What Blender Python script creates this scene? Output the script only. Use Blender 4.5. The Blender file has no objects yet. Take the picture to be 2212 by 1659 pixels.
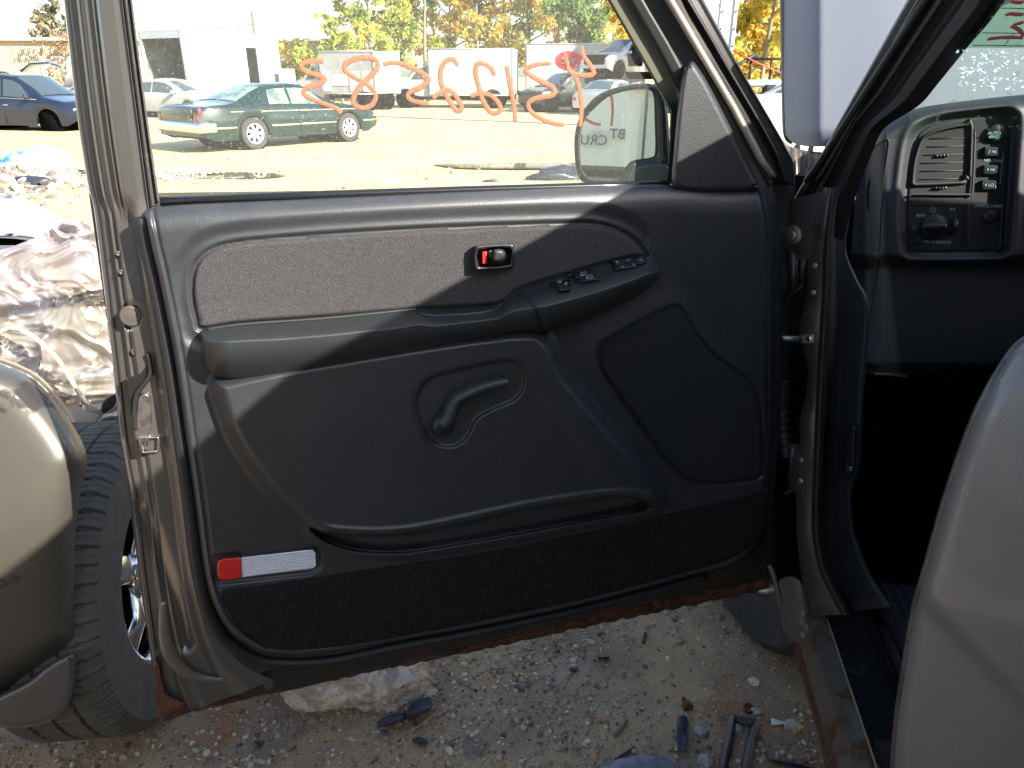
import bpy, math, random
import numpy as np
from mathutils import Vector, Matrix, noise
from mathutils.geometry import tessellate_polygon

random.seed(7)
RNG = np.random.default_rng(11)
SC = bpy.context.scene
COL = SC.collection

# ------------------------------------------------------------------ camera
FPX, PITCH, CAMH = 1593.0, math.radians(22.7), 1.55      # focal length in 2212-px units
CAM = np.array([0.0, 0.0, CAMH])
cam_d = bpy.data.cameras.new('camera')
cam = bpy.data.objects.new('camera', cam_d)
COL.objects.link(cam)
cam.location = CAM
cam.rotation_euler = (math.radians(90) - PITCH, 0, 0)
cam_d.sensor_width = 36
cam_d.lens = 36 * FPX / 2212
cam_d.clip_start = 0.02
cam_d.clip_end = 3000
SC.camera = cam


def ray(x, y):
    a = x - 1106.0
    b = 829.5 - y
    return np.array([a, FPX * math.cos(PITCH) + b * math.sin(PITCH), -FPX * math.sin(PITCH) + b * math.cos(PITCH)])


def gz(x, y, z=0.0):
    r = ray(x, y)
    return CAM + r * (z - CAMH) / r[2]


def unit(v):
    v = np.array(v, float)
    return v / np.linalg.norm(v)


class Plane:
    """a plane in the world; at() finds the point of it (or of its offset) behind a measured point of the photo"""
    def __init__(s, p, n):
        s.p = np.array(p, float)
        s.n = unit(n)

    def at(s, x, y, off=0.0):
        r = ray(x, y)
        p0 = s.p + s.n * off
        return CAM + r * (np.dot(p0 - CAM, s.n) / np.dot(r, s.n))


# ------------------------------------------------------------------ objects
def thing(name, label, cat, loc=(0, 0, 0), rz=0.0, group=None):
    o = bpy.data.objects.new(name, None)
    COL.objects.link(o)
    o.empty_display_size = 0.1
    o.location = [float(c) for c in loc]
    o.rotation_euler = (0, 0, rz)
    o['label'] = label
    o['category'] = cat
    if group:
        o['group'] = group
    return o


def root_of(o):
    while o.parent:
        o = o.parent
    return o


def root_matrix(r):
    return Matrix.Translation(r.location) @ r.rotation_euler.to_matrix().to_4x4()


def mesh_obj(name, vf, mat, parent=None, local=False, smooth=True, loc=None, label=None, auto=None, cols=None):
    verts, faces = vf
    verts = np.array([tuple(v) for v in verts], float) if not isinstance(verts, np.ndarray) else verts.astype(float)
    if parent is not None:
        if not local:
            m = np.array(root_matrix(root_of(parent)).inverted())
            verts = verts @ m[:3, :3].T + m[:3, 3]
    elif loc is not None:
        if not local:
            verts = verts - np.array(loc, float)
    me = bpy.data.meshes.new(name)
    me.from_pydata(verts.tolist(), [], [tuple(int(i) for i in f) for f in faces])
    me.update()
    if smooth:
        me.polygons.foreach_set('use_smooth', [True] * len(me.polygons))
        if auto:
            try:
                me.set_sharp_from_angle(angle=math.radians(auto))
            except Exception:
                pass
    if cols is not None:
        a = me.color_attributes.new('Col', 'FLOAT_COLOR', 'POINT')
        c = np.ones((len(verts), 4))
        c[:, :3] = cols
        a.data.foreach_set('color', c.ravel())
    o = bpy.data.objects.new(name, me)
    COL.objects.link(o)
    if mat is not None:
        for m_ in (mat if isinstance(mat, (list, tuple)) else [mat]):
            me.materials.append(m_)
    if parent is not None:
        o.parent = parent
    elif loc is not None:
        o.location = [float(c) for c in loc]
    if label:
        o['label'] = label
    return o


def tag(o, label=None, cat=None, group=None, kind=None):
    if label: o['label'] = label
    if cat: o['category'] = cat
    if group: o['group'] = group
    if kind: o['kind'] = kind
    return o


def copy_tree(o, parent=None):
    c = o.copy()
    COL.objects.link(c)
    if parent is not None:
        c.parent = parent
    for ch in list(o.children):
        copy_tree(ch, c)
    return c


def join(*vfs):
    V = []; F = []; n = 0
    for v, f in vfs:
        v = [tuple(p) for p in v]
        V += v
        F += [tuple(i + n for i in q) for q in f]
        n += len(v)
    return V, F


# ------------------------------------------------------------------ shape makers
def smooth_line(pts, n=6, closed=False):
    """Catmull-Rom through the points"""
    P = [np.array(p, float) for p in pts]
    m = len(P)
    out = []
    rng = range(m) if closed else range(m - 1)
    for i in rng:
        p1, p2 = P[i], P[(i + 1) % m]
        p0 = P[(i - 1) % m] if (closed or i > 0) else p1
        p3 = P[(i + 2) % m] if (closed or i < m - 2) else p2
        for k in range(n):
            t = k / n
            out.append(0.5 * ((2 * p1) + (p2 - p0) * t + (2 * p0 - 5 * p1 + 4 * p2 - p3) * t * t + (-p0 + 3 * p1 - 3 * p2 + p3) * t ** 3))
    if not closed:
        out.append(P[-1])
    return out


def resample(pts, n, closed=False):
    P = np.array(pts, float)
    if closed:
        P = np.vstack([P, P[:1]])
    d = np.r_[0, np.cumsum(np.linalg.norm(np.diff(P, axis=0), axis=1))]
    t = np.linspace(0, d[-1], n + (1 if closed else 0))
    R = np.stack([np.interp(t, d, P[:, k]) for k in range(P.shape[1])], 1)
    return R[:-1] if closed else R


def sdf(poly, X, Y):
    """signed distance to a closed outline, positive inside"""
    P = np.array(poly, float)
    X = np.asarray(X, float); Y = np.asarray(Y, float)
    d = np.full(X.shape, 1e9)
    ins = np.zeros(X.shape, bool)
    m = len(P)
    for i in range(m):
        ax, ay = P[i]; bx, by = P[(i + 1) % m]
        ex, ey = bx - ax, by - ay
        L = ex * ex + ey * ey + 1e-12
        t = np.clip(((X - ax) * ex + (Y - ay) * ey) / L, 0, 1)
        dd = (X - ax - t * ex) ** 2 + (Y - ay - t * ey) ** 2
        d = np.minimum(d, dd)
        c = ((ay > Y) != (by > Y))
        with np.errstate(divide='ignore', invalid='ignore'):
            xi = (bx - ax) * (Y - ay) / (by - ay + 1e-30) + ax
        ins ^= c & (X < xi)
    d = np.sqrt(d)
    return np.where(ins, d, -d)


def linedist(pl, X, Y):
    P = np.array(pl, float)
    d = np.full(np.shape(X), 1e9)
    for i in range(len(P) - 1):
        ax, ay = P[i]; bx, by = P[i + 1]
        ex, ey = bx - ax, by - ay
        t = np.clip(((X - ax) * ex + (Y - ay) * ey) / (ex * ex + ey * ey + 1e-12), 0, 1)
        d = np.minimum(d, (X - ax - t * ex) ** 2 + (Y - ay - t * ey) ** 2)
    return np.sqrt(d)


def sstep(x):
    x = np.clip(x, 0, 1)
    return x * x * (3 - 2 * x)


def gridfaces(nu, nv, wrap=False, off=0):
    F = []
    for j in range(nv - 1):
        for i in range(nu if wrap else nu - 1):
            a = j * nu + i; b = j * nu + (i + 1) % nu
            F.append((off + a, off + a + nu, off + b + nu, off + b))
    return F


def coons(top, bottom, left, right, nu, nv):
    T = resample(top, nu); B = resample(bottom, nu); L = resample(left, nv); R = resample(right, nv)
    s = np.linspace(0, 1, nu)[None, :, None]; t = np.linspace(0, 1, nv)[:, None, None]
    c = (1 - t) * T[None] + t * B[None] + (1 - s) * L[:, None] + s * R[:, None]
    c -= (1 - s) * (1 - t) * T[0] + s * (1 - t) * T[-1] + (1 - s) * t * B[0] + s * t * B[-1]
    return c


def patch(pl, top, bottom, left, right, nu, nv, hf):
    """curved sheet between four measured edges; hf(X, Y, S, T) is its height over the plane"""
    c = coons(top, bottom, left, right, nu, nv)
    X, Y = c[..., 0], c[..., 1]
    S, T = np.meshgrid(np.linspace(0, 1, nu), np.linspace(0, 1, nv))
    H = hf(X, Y, S, T) if callable(hf) else np.full(X.shape, float(hf))
    H = np.broadcast_to(H, X.shape)
    V = [pl.at(X[j, i], Y[j, i], H[j, i]) for j in range(nv) for i in range(nu)]
    return V, gridfaces(nu, nv)


def inset(poly, d):
    P = np.array(poly, float)
    n = len(P)
    area = 0.5 * np.sum(P[:, 0] * np.roll(P[:, 1], -1) - np.roll(P[:, 0], -1) * P[:, 1])
    e = np.roll(P, -1, 0) - P
    e /= np.linalg.norm(e, axis=1)[:, None] + 1e-12
    nrm = np.stack([-e[:, 1], e[:, 0]], 1) * (1 if area > 0 else -1)
    m = nrm + np.roll(nrm, 1, 0)
    m /= np.maximum(np.sum(m * m, 1), 0.3)[:, None] / 2 + 1e-9
    return P + m * d * 1.0


def cap(pts2, off, flip=False):
    tris = tessellate_polygon([[Vector((float(p[0]), float(p[1]), 0)) for p in pts2]])
    return [tuple(off + i for i in (t if not flip else t[::-1])) for t in tris]


def plate(pl, outline, n0, n1, bev=4, nf=None, rings=4, bevn=None, back=False):
    """raised pad with a rounded rim over a measured outline; nf adds the height of what it lies on"""
    P = np.array(outline, float)
    V = []; F = []; m = len(P)
    bn = bevn if bevn is not None else (n1 - n0) * 0.7
    levels = [(0, n0)]
    for k in range(rings + 1):
        a = math.pi / 2 * k / rings
        levels.append((bev * (1 - math.cos(a)), n1 - bn + bn * math.sin(a)))
    if bev > 0: levels.append((bev * 1.35 + .2, n1))
    last = P
    for d, n in levels:
        Q = inset(P, d) if d > 0 else P
        for x, y in Q:
            V.append(pl.at(x, y, n + (float(nf(x, y)) if nf else 0)))
        last = Q
    for r in range(len(levels) - 1):
        for i in range(m):
            a = r * m + i; b = r * m + (i + 1) % m
            F.append((a, b, b + m, a + m))
    F += cap(last, (len(levels) - 1) * m)
    if back:
        F += cap(P, 0, True)
    return V, F


def ringplate(pl, outer, inner, n0, n1, n2, nf=None, floor=True):
    """a bezel: rises from n0 to n1 between outer and inner outline, then drops to n2"""
    m = 64
    O = resample(outer, m, True); I = resample(inner, m, True)
    k = int(np.argmin(np.linalg.norm(I - O[0], axis=1)))
    I = np.roll(I, -k, 0)
    M = (O * .8 + I * .2); M2 = (O * .2 + I * .8)
    V = []; F = []
    lv = [(O, n0), (O, n0 + (n1 - n0) * .6), (M, n1), (M2, n1), (I, n1 - abs(n1 - n0) * .3), (I, n2)]
    for Q, n in lv:
        for x, y in Q:
            V.append(pl.at(x, y, n + (float(nf(x, y)) if nf else 0)))
    for r in range(len(lv) - 1):
        for i in range(m):
            a = r * m + i; b = r * m + (i + 1) % m
            F.append((a, b, b + m, a + m))
    if floor:
        F += cap(I, 5 * m)
    return V, F


def frame_at(d):
    d = unit(d)
    up = np.array([0, 0, 1.0]) if abs(d[2]) < 0.9 else np.array([1.0, 0, 0])
    a = unit(np.cross(up, d))
    return a, np.cross(d, a)


def tube(pts, r, seg=8, flat=None, caps=True, ellipse=1.0):
    P = [np.array(p, float) for p in pts]
    n = len(P)
    R = r if hasattr(r, '__len__') else [r] * n
    V = []; F = []
    a = None
    for i in range(n):
        d = unit(P[min(i + 1, n - 1)] - P[max(i - 1, 0)])
        if flat is not None:
            b = unit(flat)
            a = unit(np.cross(b, d))
            b2 = b * ellipse
        else:
            if a is None:
                a, b2 = frame_at(d)
            else:
                a = unit(a - d * np.dot(a, d))
                b2 = np.cross(d, a)
        for k in range(seg):
            t = 2 * math.pi * k / seg
            V.append(P[i] + R[i] * (a * math.cos(t) + b2 * math.sin(t)))
    for i in range(n - 1):
        for k in range(seg):
            q = i * seg + k; w = i * seg + (k + 1) % seg
            F.append((q, w, w + seg, q + seg))
    if caps:
        F.append(tuple(range(seg))[::-1])
        F.append(tuple((n - 1) * seg + k for k in range(seg)))
    return V, F


def box(c, s, rz=0.0, bev=0.0, axes=None):
    """box of full size s centred on c, edges rounded by bev"""
    if axes is None:
        axes = (np.array([math.cos(rz), math.sin(rz), 0]), np.array([-math.sin(rz), math.cos(rz), 0]), np.array([0, 0, 1.0]))
    ax = [unit(a) for a in axes]
    c = np.array(c, float)
    hx, hy, hz = [q / 2 for q in s]
    if bev <= 0:
        V = [c + ax[0] * x * hx + ax[1] * y * hy + ax[2] * z * hz for x in (-1, 1) for y in (-1, 1) for z in (-1, 1)]
        F = [(0, 1, 3, 2), (4, 6, 7, 5), (0, 4, 5, 1), (2, 3, 7, 6), (0, 2, 6, 4), (1, 5, 7, 3)]
        return V, F
    b = min(bev, hx * .95, hy * .95, hz * .95)
    V = []; F = []
    def rr(z, d):
        o = []
        for sx, sy, a0 in ((1, 1, 0), (-1, 1, 90), (-1, -1, 180), (1, -1, 270)):
            for k in range(3):
                t = math.radians(a0 + 45 * k)
                o.append((sx * (hx - b) + (b - d) * math.cos(t), sy * (hy - b) + (b - d) * math.sin(t), z))
        return o
    for z, d in ((-hz, b), (-hz + b * .3, b * .3), (-hz + b, 0), (hz - b, 0), (hz - b * .3, b * .3), (hz, b)):
        for x, y, zz in rr(z, d):
            V.append(c + ax[0] * x + ax[1] * y + ax[2] * zz)
    for r in range(5):
        for i in range(12):
            a = r * 12 + i; q = r * 12 + (i + 1) % 12
            F.append((a, q, q + 12, a + 12))
    F.append(tuple(range(12))[::-1]); F.append(tuple(60 + i for i in range(12)))
    return V, F


def lathe(c, d, prof, seg=32):
    """prof: (distance along d, radius)"""
    d = unit(d); a, b = frame_at(d); c = np.array(c, float)
    V = []; n = len(prof)
    for h, r in prof:
        for k in range(seg):
            t = 2 * math.pi * k / seg
            V.append(c + d * h + r * (a * math.cos(t) + b * math.sin(t)))
    F = []
    for i in range(n - 1):
        for k in range(seg):
            q = i * seg + k; w = i * seg + (k + 1) % seg
            F.append((q, w, w + seg, q + seg))
    F.append(tuple(range(seg))[::-1]); F.append(tuple((n - 1) * seg + k for k in range(seg)))
    return V, F


def prism(prof, y0, y1, bev=0.03):
    """side profile (x, z) pulled from y0 to y1 with softened edges"""
    P = np.array(prof, float)
    lv = [(y0, bev), (y0 + bev * .3, bev * .3), (y0 + bev, 0), (y1 - bev, 0), (y1 - bev * .3, bev * .3), (y1, bev)]
    V = []; F = []; m = len(P)
    for y, d in lv:
        Q = inset(P, d) if d > 0 else P
        V += [(q[0], y, q[1]) for q in Q]
    for r in range(5):
        for i in range(m):
            a = r * m + i; b = r * m + (i + 1) % m
            F.append((a, b, b + m, a + m))
    F += cap(inset(P, bev), 0, True) + cap(inset(P, bev), 5 * m)
    return V, F


_ico = {}
def ico(sub):
    if sub not in _ico:
        import bmesh
        bm = bmesh.new()
        bmesh.ops.create_icosphere(bm, subdivisions=sub, radius=1)
        bm.verts.ensure_lookup_table()
        _ico[sub] = (np.array([v.co[:] for v in bm.verts]), [tuple(v.index for v in f.verts) for f in bm.faces])
        bm.free()
    return _ico[sub]


def text_mesh(s, size, org, xd, yd, thick=0.0004, align='CENTER', mirror=False, bold=0.0):
    cu = bpy.data.curves.new('text', 'FONT')
    cu.body = s; cu.size = size; cu.align_x = align; cu.align_y = 'CENTER'
    cu.extrude = thick; cu.offset = bold; cu.resolution_u = 3
    o = bpy.data.objects.new('text', cu)
    COL.objects.link(o)
    dg = bpy.context.evaluated_depsgraph_get()
    me = bpy.data.meshes.new_from_object(o.evaluated_get(dg))
    xd = unit(xd) * (-1 if mirror else 1); yd = unit(yd); zd = np.cross(xd, yd)
    if mirror: zd = -zd
    org = np.array(org, float)
    V = [org + xd * v.co[0] + yd * v.co[1] + zd * v.co[2] for v in me.vertices]
    F = [tuple(p.vertices) for p in me.polygons]
    bpy.data.objects.remove(o); bpy.data.meshes.remove(me); bpy.data.curves.remove(cu)
    return V, F


# ------------------------------------------------------------------ materials
def mat(name, col, rough=0.5, metal=0.0, col2=None, nscale=8, nlo=.4, nhi=.6, bump=None, bump2=None, spec=.5, coat=0.0, rough2=None, detail=4,
        attr=False, emit=None, alpha_w=None, col3=None, n3=(2, .5, .6), stretch=None):
    m = bpy.data.materials.new(name)
    m.use_nodes = True
    nt = m.node_tree; nd = nt.nodes; lk = nt.links
    b = nd['Principled BSDF']
    b.inputs['Base Color'].default_value = (*col, 1)
    b.inputs['Roughness'].default_value = rough
    b.inputs['Metallic'].default_value = metal
    b.inputs['Specular IOR Level'].default_value = spec
    if coat:
        b.inputs['Coat Weight'].default_value = coat
        b.inputs['Coat Roughness'].default_value = 0.06
    tc = nd.new('ShaderNodeTexCoord')
    vec = tc.outputs['Object']
    if stretch:
        mp = nd.new('ShaderNodeMapping'); mp.inputs['Scale'].default_value = stretch
        lk.new(vec, mp.inputs['Vector']); vec = mp.outputs['Vector']
    src = None
    if attr:
        at = nd.new('ShaderNodeVertexColor'); at.layer_name = 'Col'
        src = at.outputs['Color']
    def nz(sc, det=4, rg=.55):
        n = nd.new('ShaderNodeTexNoise'); n.inputs['Scale'].default_value = sc; n.inputs['Detail'].default_value = det
        n.inputs['Roughness'].default_value = rg
        lk.new(vec, n.inputs['Vector'])
        return n.outputs['Fac']
    def mixc(a, bcol, fac_out, lo, hi):
        r = nd.new('ShaderNodeMapRange'); r.interpolation_type = 'SMOOTHSTEP'
        r.inputs['From Min'].default_value = lo; r.inputs['From Max'].default_value = hi
        lk.new(fac_out, r.inputs['Value'])
        mx = nd.new('ShaderNodeMix'); mx.data_type = 'RGBA'
        lk.new(r.outputs['Result'], mx.inputs['Factor'])
        if isinstance(a, tuple): mx.inputs['A'].default_value = (*a, 1)
        else: lk.new(a, mx.inputs['A'])
        mx.inputs['B'].default_value = (*bcol, 1)
        return mx.outputs['Result'], r.outputs['Result']
    cur = src if src is not None else tuple(col)
    if col2 is not None:
        cur, fac = mixc(cur, col2, nz(nscale, detail, .6), nlo, nhi)
        if rough2 is not None:
            r = nd.new('ShaderNodeMapRange'); r.inputs['To Min'].default_value = rough; r.inputs['To Max'].default_value = rough2
            lk.new(fac, r.inputs['Value']); lk.new(r.outputs['Result'], b.inputs['Roughness'])
    if col3 is not None:
        cur, _ = mixc(cur, col3, nz(n3[0], 5, .6), n3[1], n3[2])
    if not isinstance(cur, tuple):
        lk.new(cur, b.inputs['Base Color'])
    prev = None
    for bp in (bump, bump2):
        if bp is None: continue
        sc, st, dist = bp[:3]
        kind = bp[3] if len(bp) > 3 else 'noise'
        if kind == 'noise':
            h = nz(sc, 3, .6)
        elif kind == 'voronoi':
            v = nd.new('ShaderNodeTexVoronoi'); v.inputs['Scale'].default_value = sc
            v.feature = 'DISTANCE_TO_EDGE' if len(bp) > 4 else 'F1'
            lk.new(vec, v.inputs['Vector']); h = v.outputs['Distance']
        else:
            w = nd.new('ShaderNodeTexWave'); w.inputs['Scale'].default_value = sc; w.bands_direction = kind
            w.inputs['Distortion'].default_value = bp[4] if len(bp) > 4 else 0
            lk.new(vec, w.inputs['Vector']); h = w.outputs['Fac']
        bn = nd.new('ShaderNodeBump'); bn.inputs['Strength'].default_value = st; bn.inputs['Distance'].default_value = dist
        lk.new(h, bn.inputs['Height'])
        if prev is not None: lk.new(prev, bn.inputs['Normal'])
        prev = bn.outputs['Normal']
    if prev is not None:
        lk.new(prev, b.inputs['Normal'])
    if emit:
        b.inputs['Emission Color'].default_value = (*emit[:3], 1); b.inputs['Emission Strength'].default_value = emit[3]
    return m


def glass(name, tint, rough=0.0, dirt=None, refl=1.0):
    m = bpy.data.materials.new(name)
    m.use_nodes = True
    nt = m.node_tree; nd = nt.nodes; lk = nt.links
    nd.clear()
    out = nd.new('ShaderNodeOutputMaterial')
    tr = nd.new('ShaderNodeBsdfTransparent'); tr.inputs['Color'].default_value = (*tint, 1)
    gl = nd.new('ShaderNodeBsdfGlossy'); gl.inputs['Roughness'].default_value = rough
    fr = nd.new('ShaderNodeLayerWeight'); fr.inputs['Blend'].default_value = .12
    mu = nd.new('ShaderNodeMath'); mu.operation = 'MULTIPLY'; mu.inputs[1].default_value = refl
    lk.new(fr.outputs['Fresnel'], mu.inputs[0])
    mx = nd.new('ShaderNodeMixShader')
    lk.new(mu.outputs[0], mx.inputs['Fac']); lk.new(tr.outputs[0], mx.inputs[1]); lk.new(gl.outputs[0], mx.inputs[2])
    last = mx.outputs[0]
    if dirt:
        sc, lo, hi, mxv, haze = dirt
        tc = nd.new('ShaderNodeTexCoord')
        n = nd.new('ShaderNodeTexNoise'); n.inputs['Scale'].default_value = sc; n.inputs['Detail'].default_value = 2
        lk.new(tc.outputs['Object'], n.inputs['Vector'])
        r = nd.new('ShaderNodeMapRange'); r.inputs['From Min'].default_value = lo; r.inputs['From Max'].default_value = hi
        r.inputs['To Min'].default_value = haze; r.inputs['To Max'].default_value = mxv
        lk.new(n.outputs['Fac'], r.inputs['Value'])
        df = nd.new('ShaderNodeBsdfDiffuse'); df.inputs['Color'].default_value = (.75, .76, .7, 1)
        m2 = nd.new('ShaderNodeMixShader')
        lk.new(r.outputs[0], m2.inputs['Fac']); lk.new(last, m2.inputs[1]); lk.new(df.outputs[0], m2.inputs[2])
        last = m2.outputs[0]
    lk.new(last, out.inputs['Surface'])
    return m


M = {}
PEW = (.122, .117, .111)
M['pewter'] = mat('pewter_paint', PEW, .33, .55, col2=(.115, .107, .098), nscale=900, nlo=.45, nhi=.55, coat=.6)
M['pewter_dusty'] = mat('pewter_paint_dusty', (.16, .14, .115), .42, .45, col2=(.21, .185, .15), nscale=14, nlo=.45, nhi=.7, coat=.3, bump=(700, .05, .001))
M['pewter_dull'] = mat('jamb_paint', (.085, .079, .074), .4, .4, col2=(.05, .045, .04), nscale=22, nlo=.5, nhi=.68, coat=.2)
M['trim'] = mat('charcoal_grained_plastic', (.024, .027, .031), .42, 0, col2=(.028, .031, .035), nscale=30, bump=(420, .35, .0012), bump2=(150, .15, .0012), spec=.5)
M['armrest'] = mat('charcoal_soft_plastic', (.023, .027, .028), .42, 0, bump=(330, .3, .0012), bump2=(1100, .1, .0005), spec=.5)
M['trim'].node_tree.nodes['Principled BSDF'].inputs['Coat Weight'].default_value = .4
M['trim'].node_tree.nodes['Principled BSDF'].inputs['Coat Roughness'].default_value = .34
M['cloth'] = mat('grey_woven_cloth', (.080, .077, .080), .95, 0, col2=(.028, .028, .030), nscale=800, nlo=.34, nhi=.66, bump=(700, .7, .002), spec=.15)
M['carpet'] = mat('black_door_carpet', (.014, .015, .016), 1, 0, col2=(.038, .038, .034), nscale=260, nlo=.5, nhi=.72, bump=(300, 1, .004), spec=.1, stretch=(1, 1, .35))
M['grille'] = mat('speaker_mesh', (.012, .015, .018), .55, 0, bump=(460, 1, .003, 'voronoi'), spec=.35)
M['tyre_dusty'] = mat('pale_dusty_tyre', (.075, .070, .062), .9, 0, col2=(.10, .09, .078), nscale=22, nlo=.45, nhi=.7, bump=(160, .4, .002))  # the wreck's tyre, dusty and paler than the truck's
M['black'] = mat('black_rubber', (.012, .012, .013), .55, 0, bump=(200, .1, .001))
M['felt'] = mat('window_felt', (.05, .048, .045), .8, 0, bump=(400, .5, .001), col2=(.10, .095, .085), nscale=60, nlo=.5, nhi=.75)
M['blackgloss'] = mat('black_gloss_plastic', (.012, .012, .013), .22, 0)
M['dash'] = mat('dash_vinyl', (.018, .022, .028), .55, 0, bump=(380, .3, .001), spec=.5)
M['dashdark'] = mat('dash_bezel', (.008, .010, .012), .6, 0, bump=(500, .12, .0006))
M['white'] = mat('white_marking', (.24, .42, .42), .6)
M['switch'] = mat('switch_plastic', (.016, .017, .02), .35)
M['chrome'] = mat('chrome', (.75, .76, .78), .08, 1.0)
M['steel'] = mat('dull_steel', (.32, .31, .3), .38, .9, col2=(.2, .18, .16), nscale=60)
M['red_lens'] = mat('red_lens', (.55, .012, .012), .12, 0, coat=.8, bump=(600, .35, .001, 'voronoi'))
M['clear_lens'] = mat('clear_ribbed_lens', (.62, .64, .66), .16, .35, coat=.6)
M['red'] = mat('red_lock_mark', (.75, .03, .02), .4)
M['rust'] = mat('rusty_steel', (.13, .042, .018), .85, .1, col2=(.045, .02, .012), nscale=45, nlo=.4, nhi=.62, bump=(120, 1, .006), bump2=(500, .6, .002), col3=(.075, .065, .055), n3=(16, .56, .64))
M['rust_paint'] = mat('paint_with_rust', (.13, .115, .095), .42, .35, col2=(.10, .036, .016), nscale=9, nlo=.52, nhi=.62, rough2=.9, detail=8, bump=(90, .35, .003), col3=(.10, .075, .05), n3=(5, .5, .7))
M['marker'] = mat('orange_paint_marker', (.50, .085, .03), .7, 0, bump=(300, .6, .002))
M['pinkmark'] = mat('red_paint_marker', (.55, .12, .13), .7)
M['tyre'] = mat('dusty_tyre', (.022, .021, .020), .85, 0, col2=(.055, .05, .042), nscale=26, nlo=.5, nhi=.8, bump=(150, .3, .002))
M['darkvoid'] = mat('dark_cavity', (.004, .004, .0045), 1, 0, spec=.05)  # near-black, the shade of gaps and cavities put into the colour
M['floorcarpet'] = mat('black_floor_carpet', (.004, .0045, .005), 1, 0, col2=(.012, .011, .010), nscale=130, nlo=.62, nhi=.75, spec=.05, bump=(200, .8, .003))
M['scuff'] = mat('dirty_black_sill_trim', (.013, .015, .018), .6, 0, col2=(.09, .082, .07), nscale=55, nlo=.6, nhi=.75, detail=8, bump=(250, .3, .002))
M['mirror'] = mat('mirror_glass', (.86, .88, .84), .01, 1.0)
M['glass'] = glass('side_glass', (.93, .985, .93), dirt=(520, .63, .78, .45, .045))
M['windshield'] = glass('windshield_glass', (.70, .80, .72), dirt=(90, .64, .70, .35, .03), refl=.6)
M['tintband'] = glass('windshield_tint_band', (.45, .66, .50), refl=.6)
# ================================================================== the pickup truck
AZD = math.radians(73.3)
D = np.array([math.sin(AZD), math.cos(AZD), 0.0])           # along the open door, latch to hinge
DN = np.array([D[1], -D[0], 0.0])                            # out of its inner face
UP = np.array([0, 0, 1.0])
AZF = math.radians(9.5)
F_ = np.array([math.sin(AZF), math.cos(AZF), 0.0])          # the truck's forward
R_ = np.array([F_[1], -F_[0], 0.0])                          # the truck's right
DOOR0 = gz(345, 1550, .51)
PD = Plane(DOOR0, DN)
S0 = gz(1752, 1337, .51)                                     # sill corner by the hinges

truck = thing('pickup_truck', 'pewter pickup truck seen through its wide open front door, with rusty sill and raised hood', 'pickup truck', (S0[0], S0[1], 0))
# outer skin and structure of the door (one sheet behind, closed at the edges)
def door_skin():
    lo = [(345, 1549), (1660, 1268)]
    L = smooth_line([(192, 418), (240, 760), (300, 1240), (345, 1549)])
    Rr = smooth_line([(1700, 400), (1692, 700), (1680, 1000), (1662, 1266)])
    v1, f1 = patch(PD, [(192, 418), (1700, 400)], lo, L, Rr, 30, 20, lambda X, Y, S, T: -.11 - .035 * np.sin(np.pi * T) * 1.0)
    return v1, [q[::-1] for q in f1]
door = mesh_obj('front_door', door_skin(), M['pewter'], truck, label='open front door with charcoal trim, seen from inside')

def ribprof(cps):
    xs, ys = zip(*cps)
    return lambda s: np.interp(s, xs, ys)

# latch-side strip of the door: channels and ridges of bare painted steel
pr = ribprof([(0, -.075), (.012, -.058), (.10, -.055), (.115, -.058), (.13, -.055), (.19, -.054), (.23, -.043), (.27, -.045), (.33, -.041), (.38, -.03), (.41, -.034), (.47, -.031),
              (.50, -.022), (.53, -.026), (.57, -.018), (.62, -.012), (.74, -.010), (.86, -.008), (1, -.008)])
E0 = smooth_line([(120, -140), (137, 0), (165, 240), (190, 400), (205, 470), (240, 760), (262, 960), (285, 1090), (301, 1240), (345, 1549)])
E1 = smooth_line([(250, -140), (262, 0), (291, 240), (318, 440), (335, 560), (378, 800), (408, 1000), (440, 1240), (500, 1410), (590, 1470)])
def latch_h(X, Y, S, T):
    h = pr(S)
    low = sstep((Y - 420) / 60)                    # below the belt the channels melt into one flat face
    flat = np.interp(S, [0, .02, .22, .27, .34, .40, .66, .74, .80, 1], [-.075, -.056, -.052, -.04, -.042, -.03, -.028, -.012, -.004, -.004])
    h = h * (1 - low) + flat * low
    d = linedist([(300, 1100), (330, 1150), (380, 1300), (400, 1390)], X, Y)
    h = h - .012 * np.exp(-(d / 16) ** 2) * (Y > 1060)
    d = np.hypot((X - 283) / 22, (Y - 683) / 28)
    h = h - .006 * sstep((1.15 - d) / .3)
    return h
mesh_obj('latch_side_panel', patch(PD, [E0[0], E1[0]], smooth_line([(345, 1549), (420, 1533), (590, 1470)]), E0, E1, 110, 300, latch_h), M['pewter'], door)
# closing face between latch strip and skin
def edge_wall(curve, n0, n1):
    c = resample(curve, 80)
    V = [PD.at(x, y, n0) for x, y in c] + [PD.at(x, y, n1) for x, y in c]
    return V, [(i, i + 1, 81 + i - 0, 80 + i) for i in range(79)]
mesh_obj('door_edge', join(edge_wall(E0, -.074, -.11)), M['pewter'], door)
mesh_obj('hem_sealer', tube([PD.at(x + 13, y, -.0525) for x, y in resample(E0, 60)[:-5]], .0011, 5), M['black'], door)

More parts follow.
